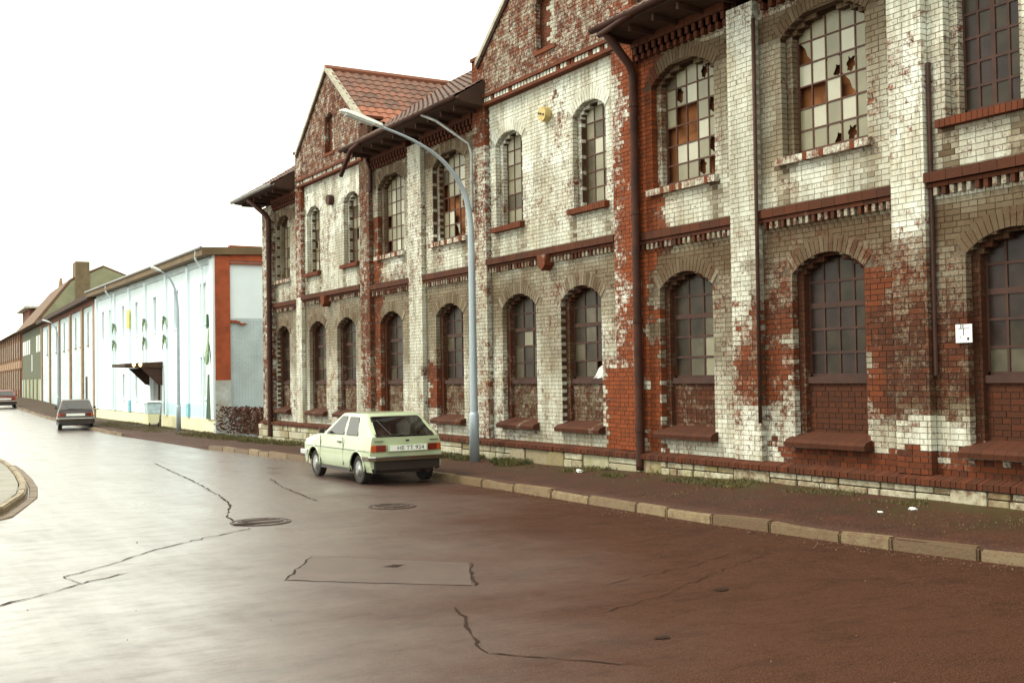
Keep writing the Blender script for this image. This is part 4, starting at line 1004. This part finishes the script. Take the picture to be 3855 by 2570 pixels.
obj('wall', hexT(T2, 35, 56.5, -.02, 3, 2.3, 7.0), 'greenwall', gb_); obj('ground_floor', hexT(T2, 35, 56.5, 0.02, 3, -.5, 2.3), plain('cream_green_boards', (.34, .36, .25), .8, .3, 1), gb_)
for u in (36.6, 38.2, 39.6): obj('window', hexT(T2, u-.45, u+.45, -.06, .0, 4.7, 6.2), 'winpale', gb_)
for u in (47.5, 50, 52.5, 54.6): obj('window', hexT(T2, u-.8, u+.8, -.06, .0, 4.7, 6.1), 'winpale', gb_)
obj('window', hexT(T2, 44.2, 45, -.06, 0, 3.0, 4.6), 'winpale', gb_)
for u in (35.6, 39.5, 43.5, 47.5, 52, 55.6): obj('post', hexT(T2, u, u+.6, -.08, .04, -.4, 2.25), 'ww2' if u > 54 or u < 36 else 'greygable', gb_)
bb = thing('brown_building', 'far brown brick building row under a red tiled roof at the left edge', 'building', T2(75, 0, 0))
obj('wall', hexT(T2, 57, 110, 0, 4, -.5, 7.4), 'brownwall', bb)
for k in range(11):
    u = 58.2+k*3.6
    obj('pilaster', hexT(T2, u, u+.6, -.15, .02, -.4, 7.2), plain('mid_brown_brick', (.24, .115, .06), .9) if k == 0 else 'brownpil', bb)
    for z0, z1 in ((4.7, 6.4), (1.2, 3.2)):
        wn = obj('window', hexT(T2, u+1.1, u+1.9, -.04, .03, z0, z1), 'windark', bb); obj('window', hexT(T2, u+2.3, u+3.1, -.04, .03, z0, z1), 'windark', bb)
obj('band', hexT(T2, 57, 110, -.1, .01, 3.5, 4.3), plain('pale_brown_band', (.36, .22, .13), .9), bb)
def roofpr(T, u0, u1, pts, hip=0):
    mb = MB(); n_ = len(pts); mb.v = [T(u0, d, z) for d, z in pts]+[T(u1-(hip if 0 < i < n_-1 else 0), d, z) for i, (d, z) in enumerate(pts)]
    mb.f = [tuple(range(n_-1, -1, -1)), tuple(range(n_, 2*n_))]+[(i, (i+1) % n_, n_+(i+1) % n_, n_+i) for i in range(n_)]; mb.c = [(1, 1, 1)]*len(mb.v); return mb
gr = thing('gabled_house', 'tall house with a grey-green slated gable end and a square brick chimney behind the roofs', 'house', T2(45, 4, 0))
obj('gable_wall', roofpr(T2, 35.2, 35.5, [(-.3, 7.2), (2.5, 10.9), (5.2, 12.2), (9.6, 10.5), (12.5, 7.2)]), 'greygable', gr)
obj('roof', roofpr(T2, 35.45, 58, [(-.7, 7.15), (2.4, 11.15), (5.2, 12.45), (9.8, 10.6), (13, 7.0)], 5), 'roofor', gr)
obj('house_wall', hexT(T2, 35.6, 56, .3, 7.4, 4, 7.2), 'greygable', gr)
obj('chimney', hexT(T2, 35.1, 37.4, 2.8, 4.0, 9, 12.7), plain('ochre_brick_chimney', (.19, .14, .08), .9, .3, 2), gr)
fr_ = thing('red_roof', 'long red-brown tiled roof with a dormer over the far brown building row', 'roof', T2(80, 4, 7.4))
obj('roof_slope', roofpr(T2, 57, 112, [(-.6, 7.3), (4.2, 10.2), (9, 7.3)]), 'roofor', fr_)
dm = obj('dormer', hexT(T2, 66, 76, 1.4, 5, 8.6, 10.3), 'brownwall', fr_); obj('dormer_roof', hexT(T2, 65, 77, .8, 5.2, 10.3, 10.55), plain('pale_dormer_roof', (.5, .52, .48), .7), dm)
obj('skylight', hexT(T2, 60, 62.5, .5, 1.1, 8.18, 8.35), 'winpale', fr_)
g = MB(); p0 = T2(59, 4, 9.5); g.tube([p0, (p0[0], p0[1], 12.3), (p0[0], p0[1], 13.2)], [.32, .26, .12], 8); tag(obj('chimney', g, 'brownpil'), 'slim tapering chimney standing alone against the sky left of the gabled house', 'chimney')

# ------------------------------------------------------------------ street lamps
def lamp(base, pts, head, label, r0=.085, zb=0):
    t = thing('street_lamp', label, 'street lamp', (base[0], base[1], zb), 'curved street lamps along the pavement')
    P = [(base[0], base[1], zb-.1), (base[0], base[1], zb+1.0), (base[0], base[1], 4.6)]+pts
    # smooth the arm
    Q = P[:3]
    ctrl = [Vector(P[2])]+[Vector(p) for p in pts]
    for i in range(len(ctrl)-1):
        a, b = ctrl[i], ctrl[i+1]; pa = ctrl[max(0, i-1)] if i else a-Vector((0, 0, 1)); pb = ctrl[min(len(ctrl)-1, i+2)]
        for k in range(1, 5):
            u = k/4; Q.append(tuple(.5*((2*a)+(-pa+b)*u+(2*pa-5*a+4*b-pb)*u*u+(-pa+3*a-3*b+pb)*u**3)))
    n_ = len(Q); rs = [r0 if i < 2 else max(.028, r0*.85-(r0*.85-.028)*min(1, (i-2)/(n_-6))) for i in range(n_)]
    g = MB(); g.tube(Q, rs, 12); po = obj('pole', g, 'polegrey', t, smooth=True)
    g = MB(); g.tube([(base[0], base[1], zb-.05), (base[0], base[1], zb+.95), (base[0], base[1], zb+1.02)], [r0*1.25, r0*1.25, r0], 12); obj('pole_foot', g, 'polegrey', t, smooth=True)
    g = MB(); a, b = Vector(head[0]), Vector(head[1]); d = (b-a).normalized(); L_ = (b-a).length
    secs = [(0, .03, .02), (.06, .09, .05), (.5, .11, .07), (.9, .12, .06), (1, .05, .02)]
    for u, hw, hh in secs:
        c = a+d*(u*L_)
        g.v += [(c.x, c.y-hw, c.z-hh*.3), (c.x, c.y+hw, c.z-hh*.3), (c.x, c.y+hw*.8, c.z+hh), (c.x, c.y-hw*.8, c.z+hh)]
    g.f = [(3, 2, 1, 0), (16, 17, 18, 19)]+[(i*4+k, i*4+(k+1) % 4, (i+1)*4+(k+1) % 4, (i+1)*4+k) for i in range(4) for k in range(4)]; g.c = [(1, 1, 1)]*20
    h = obj('lamp_head', g, 'white', t, bev=.012)
    g = MB(); c = a+d*L_*.55; c1, c2 = c-d*L_*.32, c+d*L_*.32
    g.hexa([(c1.x, c1.y-.08, c1.z-.05), (c2.x, c2.y-.08, c2.z-.05), (c2.x, c2.y+.08, c2.z-.05), (c1.x, c1.y+.08, c1.z-.05)], [(c1.x, c1.y-.08, c1.z-.01), (c2.x, c2.y-.08, c2.z-.01), (c2.x, c2.y+.08, c2.z-.01), (c1.x, c1.y+.08, c1.z-.01)]); obj('lamp_glass', g, 'winpale', h)
    return t
lamp((11.45, 21.3), [(11.4, 21.3, 5.5), (11.2, 21.3, 6.05), (10.75, 21.3, 6.55), (10.1, 21.3, 6.89), (9.35, 21.3, 7.11)], [(9.45, 21.3, 7.1), (8.5, 21.3, 7.34)], 'blue-grey curved street lamp on the pavement in front of the factory, nearest', .085, .2)
lamp((12.15, 49.2), [(12.12, 49.2, 5.3), (12.0, 49.2, 5.95), (11.75, 49.2, 6.4), (11.45, 49.2, 6.62)], [(11.45, 49.2, 6.62), (11.0, 49.2, 6.8)], 'curved street lamp before the white building with palm murals', .08, -.1)
p0 = T2(9.6, -1.2, 0); lamp((p0[0], p0[1]), [(p0[0]-.05, p0[1], 5.2), (p0[0]-.2, p0[1], 5.7), (p0[0]-.5, p0[1], 6.0)], [(p0[0]-.5, p0[1], 6.0), (p0[0]-1.0, p0[1], 6.15)], 'distant curved street lamp in front of the far white building', .07, 0)

# ------------------------------------------------------------------ cars
def car(name, label, base, yaw, paint, plate=None, s=1.0):
    t = thing(name, label, 'car', base)
    Mt = Matrix.Translation(Vector(base)) @ Matrix.Rotation(yaw, 4, 'Z') @ Matrix.Scale(s, 4)
    def cobj(nm, mb, mat, par=t, **k):
        mb.v = [tuple(Mt @ Vector(v)) for v in mb.v]; return obj(nm, mb, mat, par, **k)
    WBs, RO, FO = 2.36, .60, .68; y0, y1 = -RO, WBs+FO
    def halfw(y): return .805-.05*sst(y, 2.4, 3.2)-.03*(1-sst(y, -.7, -.2))
    def belt(y):
        if y < 1.95: return .935
        return .935-.16*sst(y, 1.95, 3.3)
    def bot(y):
        z = .25
        for wy in (0, WBs):
            d = abs(y-wy)
            if d < .36: z = max(z, .29+math.sqrt(max(0, .36**2-d*d))*.98)
        return z
    ys_ = sorted(set(list(np.linspace(y0, y1, 40))+[w_+.36*math.cos(a) for w_ in (0, WBs) for a in np.linspace(0, math.pi, 15)]))
    zs = np.linspace(0, 1, 9)
    body = MB()
    def sx_(y, z):
        b = belt(y); hw = halfw(y)
        x = hw
        if z < .42: x = hw-.05*(.42-z)/.17
        if z > .66: x = hw-.006-.045*((z-.66)/(b-.66))**1.5
        return x
    nz = len(zs)
    for sg in (-1, 1):
        b0 = len(body.v)
        for y in ys_:
            for u in zs: z = bot(y)+(belt(y)-bot(y))*u; body.v.append((sg*sx_(y, z), y, z))
        for i in range(len(ys_)-1):
            for k in range(nz-1): body.f.append((b0+i*nz+k, b0+(i+1)*nz+k, b0+(i+1)*nz+k+1, b0+i*nz+k+1))
    # top deck (bonnet) and ends
    b0 = len(body.v); nx = 7
    for y in ys_:
        for k in range(nx): u = -1+2*k/(nx-1); body.v.append((u*sx_(y, belt(y)), y, belt(y)+.035*(1-u*u)))
    for i in range(len(ys_)-1):
        for k in range(nx-1): body.f.append((b0+i*nx+k, b0+i*nx+k+1, b0+(i+1)*nx+k+1, b0+(i+1)*nx+k))
    for yy, sgn in ((y0, -1), (y1, 1)):
        b0 = len(body.v); zz = np.linspace(.32, belt(yy)-.0, 7)
        for z in zz:
            for k in range(nx):
                u = -1+2*k/(nx-1); off = .06*(1-u*u)+(.05*(z-.3) if sgn < 0 else 0)*-1
                body.v.append((u*sx_(yy, z), yy+sgn*(off if abs(u) < 1 else 0), z))
        for i in range(6):
            for k in range(nx-1): body.f.append((b0+i*nx+k, b0+i*nx+k+1, b0+(i+1)*nx+k+1, b0+(i+1)*nx+k))
    body.c = [(1, 1, 1)]*len(body.v)
    bo_ = cobj('body', body, paint, smooth=True)
    try: bo_.data.set_sharp_from_angle(angle=R(35))
    except Exception: pass
    # greenhouse shell
    gh = MB(); lv = np.linspace(0, 1, 7); RNG = []
    def G(u):      # u 0 belt .. 1 roof
        return (-.60+.60*u**1.05, 1.98-.78*u, .745-.145*u**1.2, .925+.435*u)
    npt = 0
    for u in lv:
        yr, yf, hw, z = G(u); c = .06; ring_ = []
        for (cx_, cy_, a0) in ((hw-c, yr+c, -90), (hw-c, yf-c, 0), (-hw+c, yf-c, 90), (-hw+c, yr+c, 180)):
            for k in range(4): a = R(a0+30*k); ring_.append((cx_+c*math.cos(a), cy_+c*math.sin(a), z))
        npt = len(ring_); gh.v += ring_
    for i in range(len(lv)-1):
        for k in range(npt): gh.f.append((i*npt+k, i*npt+(k+1) % npt, (i+1)*npt+(k+1) % npt, (i+1)*npt+k))
    yr, yf, hw, z = G(1)
    for sc2, dz in ((.97, .018), (.85, .034), (.45, .045)):
        last = gh.v[-npt:]; cy_ = (yr+yf)/2
        base_ = [(v[0], v[1]) for v in gh.v[(len(lv)-1)*npt:len(lv)*npt]]
        gh.v += [(v[0]*sc2, cy_+(v[1]-cy_)*sc2, z+dz) for v in base_]
        b0 = len(gh.v)-2*npt
        for k in range(npt): gh.f.append((b0+k, b0+(k+1) % npt, b0+npt+(k+1) % npt, b0+npt+k))
    gh.f.append(tuple(range(len(gh.v)-npt, len(gh.v)))); gh.c = [(1, 1, 1)]*len(gh.v)
    go = cobj('cabin', gh, paint, smooth=True)
    try: go.data.set_sharp_from_angle(angle=R(30))
    except Exception: pass
    # glass panels just proud of the shell
    def rear(u, x, off): yr, yf, hw, z = G(u); return (x*hw, yr-off, z)
    def quadround(fn, u0, u1, x0, x1, r_, n=4):
        P = []
        for cu, cx_, a0 in ((u1-r_, x1-r_, 0), (u1-r_, x0+r_, 90), (u0+r_, x0+r_, 180), (u0+r_, x1-r_, 270)):
            for k in range(n): a = R(a0+90*k/(n-1)); P.append(fn(cu+r_*math.sin(a), cx_+r_*math.cos(a)))
        return P
    def glass(nm, fn, u0, u1, x0, x1, r_=.05, par=t):
        for (e, mt_, dd, nn_) in ((.035, 'blackpl', .004, nm+'_seal'), (0, 'carglass', .008, nm)):
            P = quadround(lambda u, x: fn(u, x, dd), u0-e, u1+e, x0-e, x1+e, r_)
            Q = quadround(lambda u, x: fn(u, x, dd-.006), u0-e, u1+e, x0-e, x1+e, r_)
            mb = MB(); n_ = len(P); mb.v = P+Q; mb.f = [tuple(range(n_)), tuple(range(2*n_-1, n_-1, -1))]+[(i, (i+1) % n_, n_+(i+1) % n_, n_+i) for i in range(n_)]; mb.c = [(1, 1, 1)]*(2*n_)
            q = cobj(nn_, mb, mt_, par if e else last_[0]); last_[0] = q
    last_ = [None]
    glass('rear_window', rear, .05, .90, -.84, .84, .08)
    rw = last_[0]
    def front(u, x, off): yr, yf, hw, z = G(u); return (x*hw, yf+off, z)
    glass('windscreen', front, .08, .9, -.88, .88, .07)
    for sg in (-1, 1):
        def side(u, y, off, sg=sg): yr, yf, hw, z = G(u); return (sg*(hw+off), y, z)
        def door_(u, v, off, sg=sg):  # v 0..1 between B pillar and A pillar (slanted)
            yr, yf, hw, z = G(u); return (sg*(hw+off), .78+.06*u+(yf-.13-.84)*v, z)
        def quart(u, v, off, sg=sg):
            yr, yf, hw, z = G(u); return (sg*(hw+off), (.06+.20*u)+(.66-.06+.05*u-.20*u)*v, z)
        glass('door_window', door_, .08, .88, .03, .97, .04); glass('quarter_window', quart, .08, .86, .0, 1.0, .07)
        # door seams, swage line, handle, sill, wheel arch lips
        sm = MB(); x = sg*.806
        for yy in (.72, 1.98): sm = MB(); sm.box(min(x, x-sg*.012), max(x, x-sg*.012), yy-.005, yy+.005, .33, .90); cobj('door_seam', sm, 'blackpl')
        sw = MB(); sw.tube([(sg*.805, -.6, .665), (sg*.812, 0, .665), (sg*.812, 2.3, .665), (sg*.785, 3.1, .655)], .006, 6); cobj('swage_line', sw, 'blackpl')
        hd = MB(); hd.box(min(sg*.79, sg*.825), max(sg*.79, sg*.825), .84, 1.0, .79, .815); cobj('door_handle', hd, 'blackpl')
        ru = MB(); ru.box(min(sg*.72, sg*.79), max(sg*.72, sg*.79), .40, 2.0, .22, .29); cobj('sill_trim', ru, 'blackpl')
        for wy in (0, WBs):
            al = MB(); al.tube([(sg*(sx_(wy, .5)+.004), wy+.365*math.cos(a), .29+.36*math.sin(a)) for a in np.linspace(-.05, math.pi+.05, 15)], .018, 6); cobj('wheel_arch', al, paint, smooth=True)
            wh = MB(); R0 = .285
            wh.tube([(sg*.60, wy, .285), (sg*.615, wy, .285), (sg*.75, wy, .285), (sg*.765, wy, .285)], [R0-.03, R0, R0, R0-.03], 28, caps=False)
            wh.tube([(sg*.60, wy, .285), (sg*.601, wy, .285)], [R0-.03, .1], 28); wh.tube([(sg*.765, wy, .285), (sg*.755, wy, .285)], [R0-.03, .175], 28, caps=False)
            w_ = cobj('wheel', wh, 'rubber', smooth=False)
            rm_ = MB(); rm_.tube([(sg*.757, wy, .285), (sg*.764, wy, .285), (sg*.735, wy, .285), (sg*.752, wy, .285), (sg*.757, wy, .285)], [.18, .165, .125, .08, .03], 20); cobj('rim', rm_, 'steelrim', w_, smooth=True)
            hl = MB()
            for k in range(8): a = k*math.pi/4; hl.tube([(sg*.742, wy+.11*math.cos(a), .285+.11*math.sin(a)), (sg*.752, wy+.11*math.cos(a), .285+.11*math.sin(a))], .018, 6)
            cobj('rim_slots', hl, 'blackpl', w_)
        ma = MB(); ma.hexa([(sg*.80, 1.70, .95), (sg*.92, 1.70, .95), (sg*.92, 1.77, .95), (sg*.80, 1.79, .95)], [(sg*.81, 1.70, 1.05), (sg*.92, 1.70, 1.05), (sg*.92, 1.77, 1.05), (sg*.81, 1.79, 1.05)]); cobj('door_mirror', ma, 'blackpl', bev=.015)
    un = MB(); un.box(-.62, .62, y0+.12, y1-.1, .22, .62); un.box(-.56, .56, y0+.05, y0+.2, .26, .5); cobj('underbody', un, 'blackpl')
    # rear: panel, lights, plate, bumper, wiper
    yb = lambda x: y0-.06*(1-(x/.76)**2)-.012
    for sg in (-1, 1):
        for (xa, xb, mt_, nm) in ((.66, .76, 'amber', 'indicator'), (.46, .658, 'redlens', 'tail_light')):
            mb = MB(); a, b = sg*xa, sg*xb
            if sg < 0: a, b = b, a
            mb.hexa([(a, yb(a)-.012, .655), (b, yb(b)-.012, .655), (b, yb(b)+.06, .655), (a, yb(a)+.06, .655)], [(a, yb(a)-.012, .785), (b, yb(b)-.012, .785), (b, yb(b)+.06, .785), (a, yb(a)+.06, .785)]); cobj(nm, mb, mt_, bev=.006)
    pr = MB(); pr.box(-.43, .43, y0-.10, y0+.02, .655, .785); cobj('plate_recess', pr, paint, bev=.006)
    pl = MB(); pl.box(-.40, .40, y0-.106, y0-.098, .665, .775); plo = cobj('number_plate', pl, 'platewhite')
    if plate: q = txt(plate, .105*s, 'ink', plo, Mt @ Matrix.Translation((.05, y0-.109, .72)) @ Matrix.Scale(1/s, 4) @ Matrix(((1.25, 0, 0, 0), (0, 0, -1, 0), (0, 1, 0, 0), (0, 0, 0, 1))), name='plate_lettering')
    for sg in (-1, 1): v_ = MB(); v_.box(sg*.6-.09, sg*.6+.09, y0-.045, y0-.02, .855, .868); cobj('air_slot', v_, 'blackpl')
    lo = MB(); lo.box(-.03, .03, y0-.08, y0-.05, .85, .88); cobj('boot_lock', lo, 'blackpl')
    bp = MB(); P = [(-.82, -.28), (-.825, y0-.03), (-.72, y0-.13), (0, y0-.17), (.72, y0-.13), (.825, y0-.03), (.82, -.28)]
    for i, (a, b) in enumerate(P):
        ox = .05 if abs(a) > .8 else 0; bp.v += [(a, b, .48), (a, b, .56), (a*.93, b+.08*(not ox), .56), (a*.93, b+.08*(not ox), .48)]
    bp.f = [(i*4+k, i*4+(k+1) % 4, (i+1)*4+(k+1) % 4, (i+1)*4+k) for i in range(6) for k in range(4)]+[(3, 2, 1, 0), (24, 25, 26, 27)]; bp.c = [(1, 1, 1)]*28
    bpo = cobj('rear_bumper', bp, 'bumper', bev=.012)
    cs = MB(); cs.tube([(a*1.004, b-.004, .555) for a, b in P[1:6]], .012, 6); cobj('bumper_strip', cs, 'chrome', bpo)
    va = MB(); va.box(-.70, .70, y0-.07, y0+.1, .30, .475); cobj('rear_valance', va, 'blackpl')
    fbm_ = MB(); fbm_.box(-.80, .80, y1+.02, y1+.14, .45, .56); cobj('front_bumper', fbm_, 'bumper', bev=.02)
    for sg in (-1, 1): fs_ = MB(); fs_.box(min(sg*.78, sg*.815), max(sg*.78, sg*.815), y1-.25, y1+.13, .45, .56); cobj('front_bumper_end', fs_, 'chrome', bev=.015)
    for sg in (-1, 1): hl = MB(); hl.tube([(sg*.58, y1+.03, .66), (sg*.58, y1+.08, .66)], .09, 16); cobj('headlight', hl, 'chrome')
    wi = MB(); wi.tube([rear(.05, .0, .03), rear(.12, -.02, .035)], .014, 6); wi.tube([rear(.12, -.42, .03), rear(.78, -.70, .03)], .009, 6); wi.tube([rear(.10, -.02, .035), rear(.14, -.40, .03)], .009, 6); cobj('rear_wiper', wi, 'blackpl', rw)
    ex = MB(); ex.tube([(.42, y0-.12, .24), (.42, y0+.3, .24)], .022, 8); cobj('exhaust', ex, 'rustpipe')
    return t
car('parked_car', 'pale green two-door hatchback parked by the kerb in front of the factory', (8.97, 19.95, 0), R(.5), 'carlight', 'HE TT 924', .94)
car('parked_car', 'dark maroon hatchback parked near the white building, middle one of three cars', (8.8, 54.2, -.17), R(-9), 'cardark', None, .97)
car('parked_car', 'bright red car cut by the left edge of the photo, farthest away', (10.6, 97.5, 0), R(-4), 'carred', None, 1.0)

# ------------------------------------------------------------------ wheeled bin
t = thing('wheelie_bin', 'pale wheeled refuse bin with a cream lower half beside the entrance canopy', 'bin', (12.0, 53.4, -.1))
def frus(mb, cx, cy, z0, z1, a0, b0, a1, b1): a0, b0, a1, b1 = [q*.76 for q in (a0, b0, a1, b1)]; mb.hexa([(cx-a0, cy-b0, z0), (cx+a0, cy-b0, z0), (cx+a0, cy+b0, z0), (cx-a0, cy+b0, z0)], [(cx-a1, cy-b1, z1), (cx+a1, cy-b1, z1), (cx+a1, cy+b1, z1), (cx-a1, cy+b1, z1)]); return mb
cx, cy, zb = 12.0, 53.4, -.1
obj('bin_lower', frus(MB(), cx, cy, zb+.08, zb+.56, .30, .30, .36, .36), 'yellow', t, bev=.03); obj('bin_upper', frus(MB(), cx, cy, zb+.565, zb+1.05, .362, .362, .42, .42), plain('pale_blue_plastic', (.55, .68, .74), .5), t, bev=.03)
obj('lid', frus(MB(), cx, cy, zb+1.05, zb+1.16, .47, .46, .44, .40), 'white', t, bev=.02)
for dx in (-.22, .18): g = MB(); g.tube([(cx+dx, cy-.24, zb+.08), (cx+dx+.05, cy-.24, zb+.08)], .085, 12); obj('wheel', g, 'rubber', t)
g = MB(); g.tube([(cx-.3, cy-.37, zb+1.08), (cx+.3, cy-.37, zb+1.08)], .02, 8); obj('handle', g, 'zinc', t)

# ------------------------------------------------------------------ plants and litter
def blades(regions, n, hmin, hmax, seed):
    rn = np.random.RandomState(seed); mb = MB()
    for (x0, x1, y0, y1, dens, hk) in regions:
        for _ in range(int(n*dens)):
            y = rn.uniform(y0, y1); x = rn.uniform(x0, x1)
            if vn(x*1.0, y, 1.6) < .42: continue
            h = rn.uniform(hmin, hmax)*hk; a = rn.uniform(0, 6.28); w_ = .006+.006*rn.rand(); z = pz(x, y)-.01; l = rn.uniform(-.6, .6)*h; l2 = rn.uniform(-.6, .6)*h
            mb.v += [(x-w_*math.cos(a), y-w_*math.sin(a), z), (x+w_*math.cos(a), y+w_*math.sin(a), z), (x+l*.4, y+l2*.4, z+h*.65), (x+l, y+l2, z+h)]
            b = len(mb.v)-4; mb.f += [(b, b+1, b+2), (b, b+2, b+3)]
    mb.c = [(1, 1, 1)]*len(mb.v); return mb
def grit(n, seed):
    rn_ = np.random.RandomState(seed); mb_ = MB()
    for _ in range(n):
        if rn_.rand() < .6: y_ = 7+35*rn_.rand()**1.6; x_ = kx(y_)+.2+rn_.rand()*1.9; z_ = pz(x_, y_)
        else: y_ = 5+25*rn_.rand()**1.5; x_ = rn_.uniform(-2, 9.7) if rn_.rand() < .10 else kx(y_)-.05-abs(rn_.normal())*.25; z_ = rz(y_)
        r_ = rn_.uniform(.003, .012)*(1+.6*(rn_.rand() < .1)); a_ = rn_.uniform(0, 6.28)
        P_ = [(x_+r_*math.cos(a_+k*1.57)*rn_.uniform(.6, 1.3), y_+r_*math.sin(a_+k*1.57)*rn_.uniform(.6, 1.3), z_-.002) for k in range(4)]
        mb_.add(P_+[(x_, y_, z_+r_*.8)], [(0, 1, 4), (1, 2, 4), (2, 3, 4), (3, 0, 4)])
    return mb_
tag(obj('grit', grit(3500, 6), plain('scattered_grit', (.16, .085, .05), .8, .6, 30), fix=False), kind='stuff')
tag(obj('grass', blades([(11.5, 11.93, 8.5, 14, .8, .5), (11.3, 11.93, 13, 18.5, 1.6, .7), (11.3, 11.93, 19, 23, 1.2, 1), (11.1, 11.93, 23, 37.5, 2.2, 1.25), (11.0, 12.6, 37.5, 46, 1.2, 1.1), (10.0, 12.85, 47, 62, 2.6, .7), (10.2, 11.6, 8, 14, .6, .35)], 3400, .04, .13, 2), 'grass', fix=False), kind='stuff')
# dry hedge mass in the yard gap
rn = np.random.RandomState(8); mb = MB()
for _ in range(7000):
    y = rn.uniform(38.2, 45.8); x = rn.uniform(12.7, 14.6); top = .75+.35*float(vn(x, y, .9))
    z = rn.uniform(-.1, top)*1.0; a, b_, s_ = rn.uniform(0, 6.28), rn.uniform(-1, 1), rn.uniform(.03, .09)
    d1 = Vector((math.cos(a), math.sin(a), b_)).normalized()*s_; d2 = d1.cross(Vector((rn.rand(), rn.rand(), rn.rand())))*.9
    c = Vector((x, y, z)); mb.v += [tuple(c-d1), tuple(c+d2), tuple(c+d1)]; k = len(mb.v)-3; mb.f.append((k, k+1, k+2))
mb.c = [(1, 1, 1)]*len(mb.v)
tag(obj('dry_hedge', mb, 'dry', fix=False), 'low reddish brown dry hedge in the yard gap beside the factory corner', 'hedge')
g = MB(); g.tube([(12.55, 37.9, -.3), (12.55, 37.9, 3.3)], .06, 8); g.box(12.5, 12.6, 37.85, 37.95, 3.3, 3.34); tag(obj('gate_post', g, 'rustpipe'), 'rusty upright post standing at the left corner of the factory', 'post')
def crumple(x, y, sz, label, seed):
    bm = bmesh.new(); bmesh.ops.create_icosphere(bm, subdivisions=2, radius=1); rn = random.Random(seed)
    for v in bm.verts: v.co = Vector((v.co.x*sz, v.co.y*sz*1.5, v.co.z*sz*.5))*rn.uniform(.6, 1.2)
    me = bpy.data.meshes.new('litter'); bm.to_mesh(me); bm.free(); me.materials.append(M['litter'])
    o = bpy.data.objects.new('crumpled_paper', me); COL.objects.link(o); o.location = (x, y, pz(x, y)+sz*.3)
    tag(o, label, 'litter', 'scraps of white paper on the pavement')
crumple(11.45, 17.3, .07, 'crumpled white paper on the pavement left of the rusty downpipe', 1)
crumple(11.35, 9.72, .045, 'small white paper scrap on the dark pavement at the right', 2)
crumple(11.05, 9.95, .03, 'tiny pale scrap lying closest to the kerb on the dark pavement', 3)
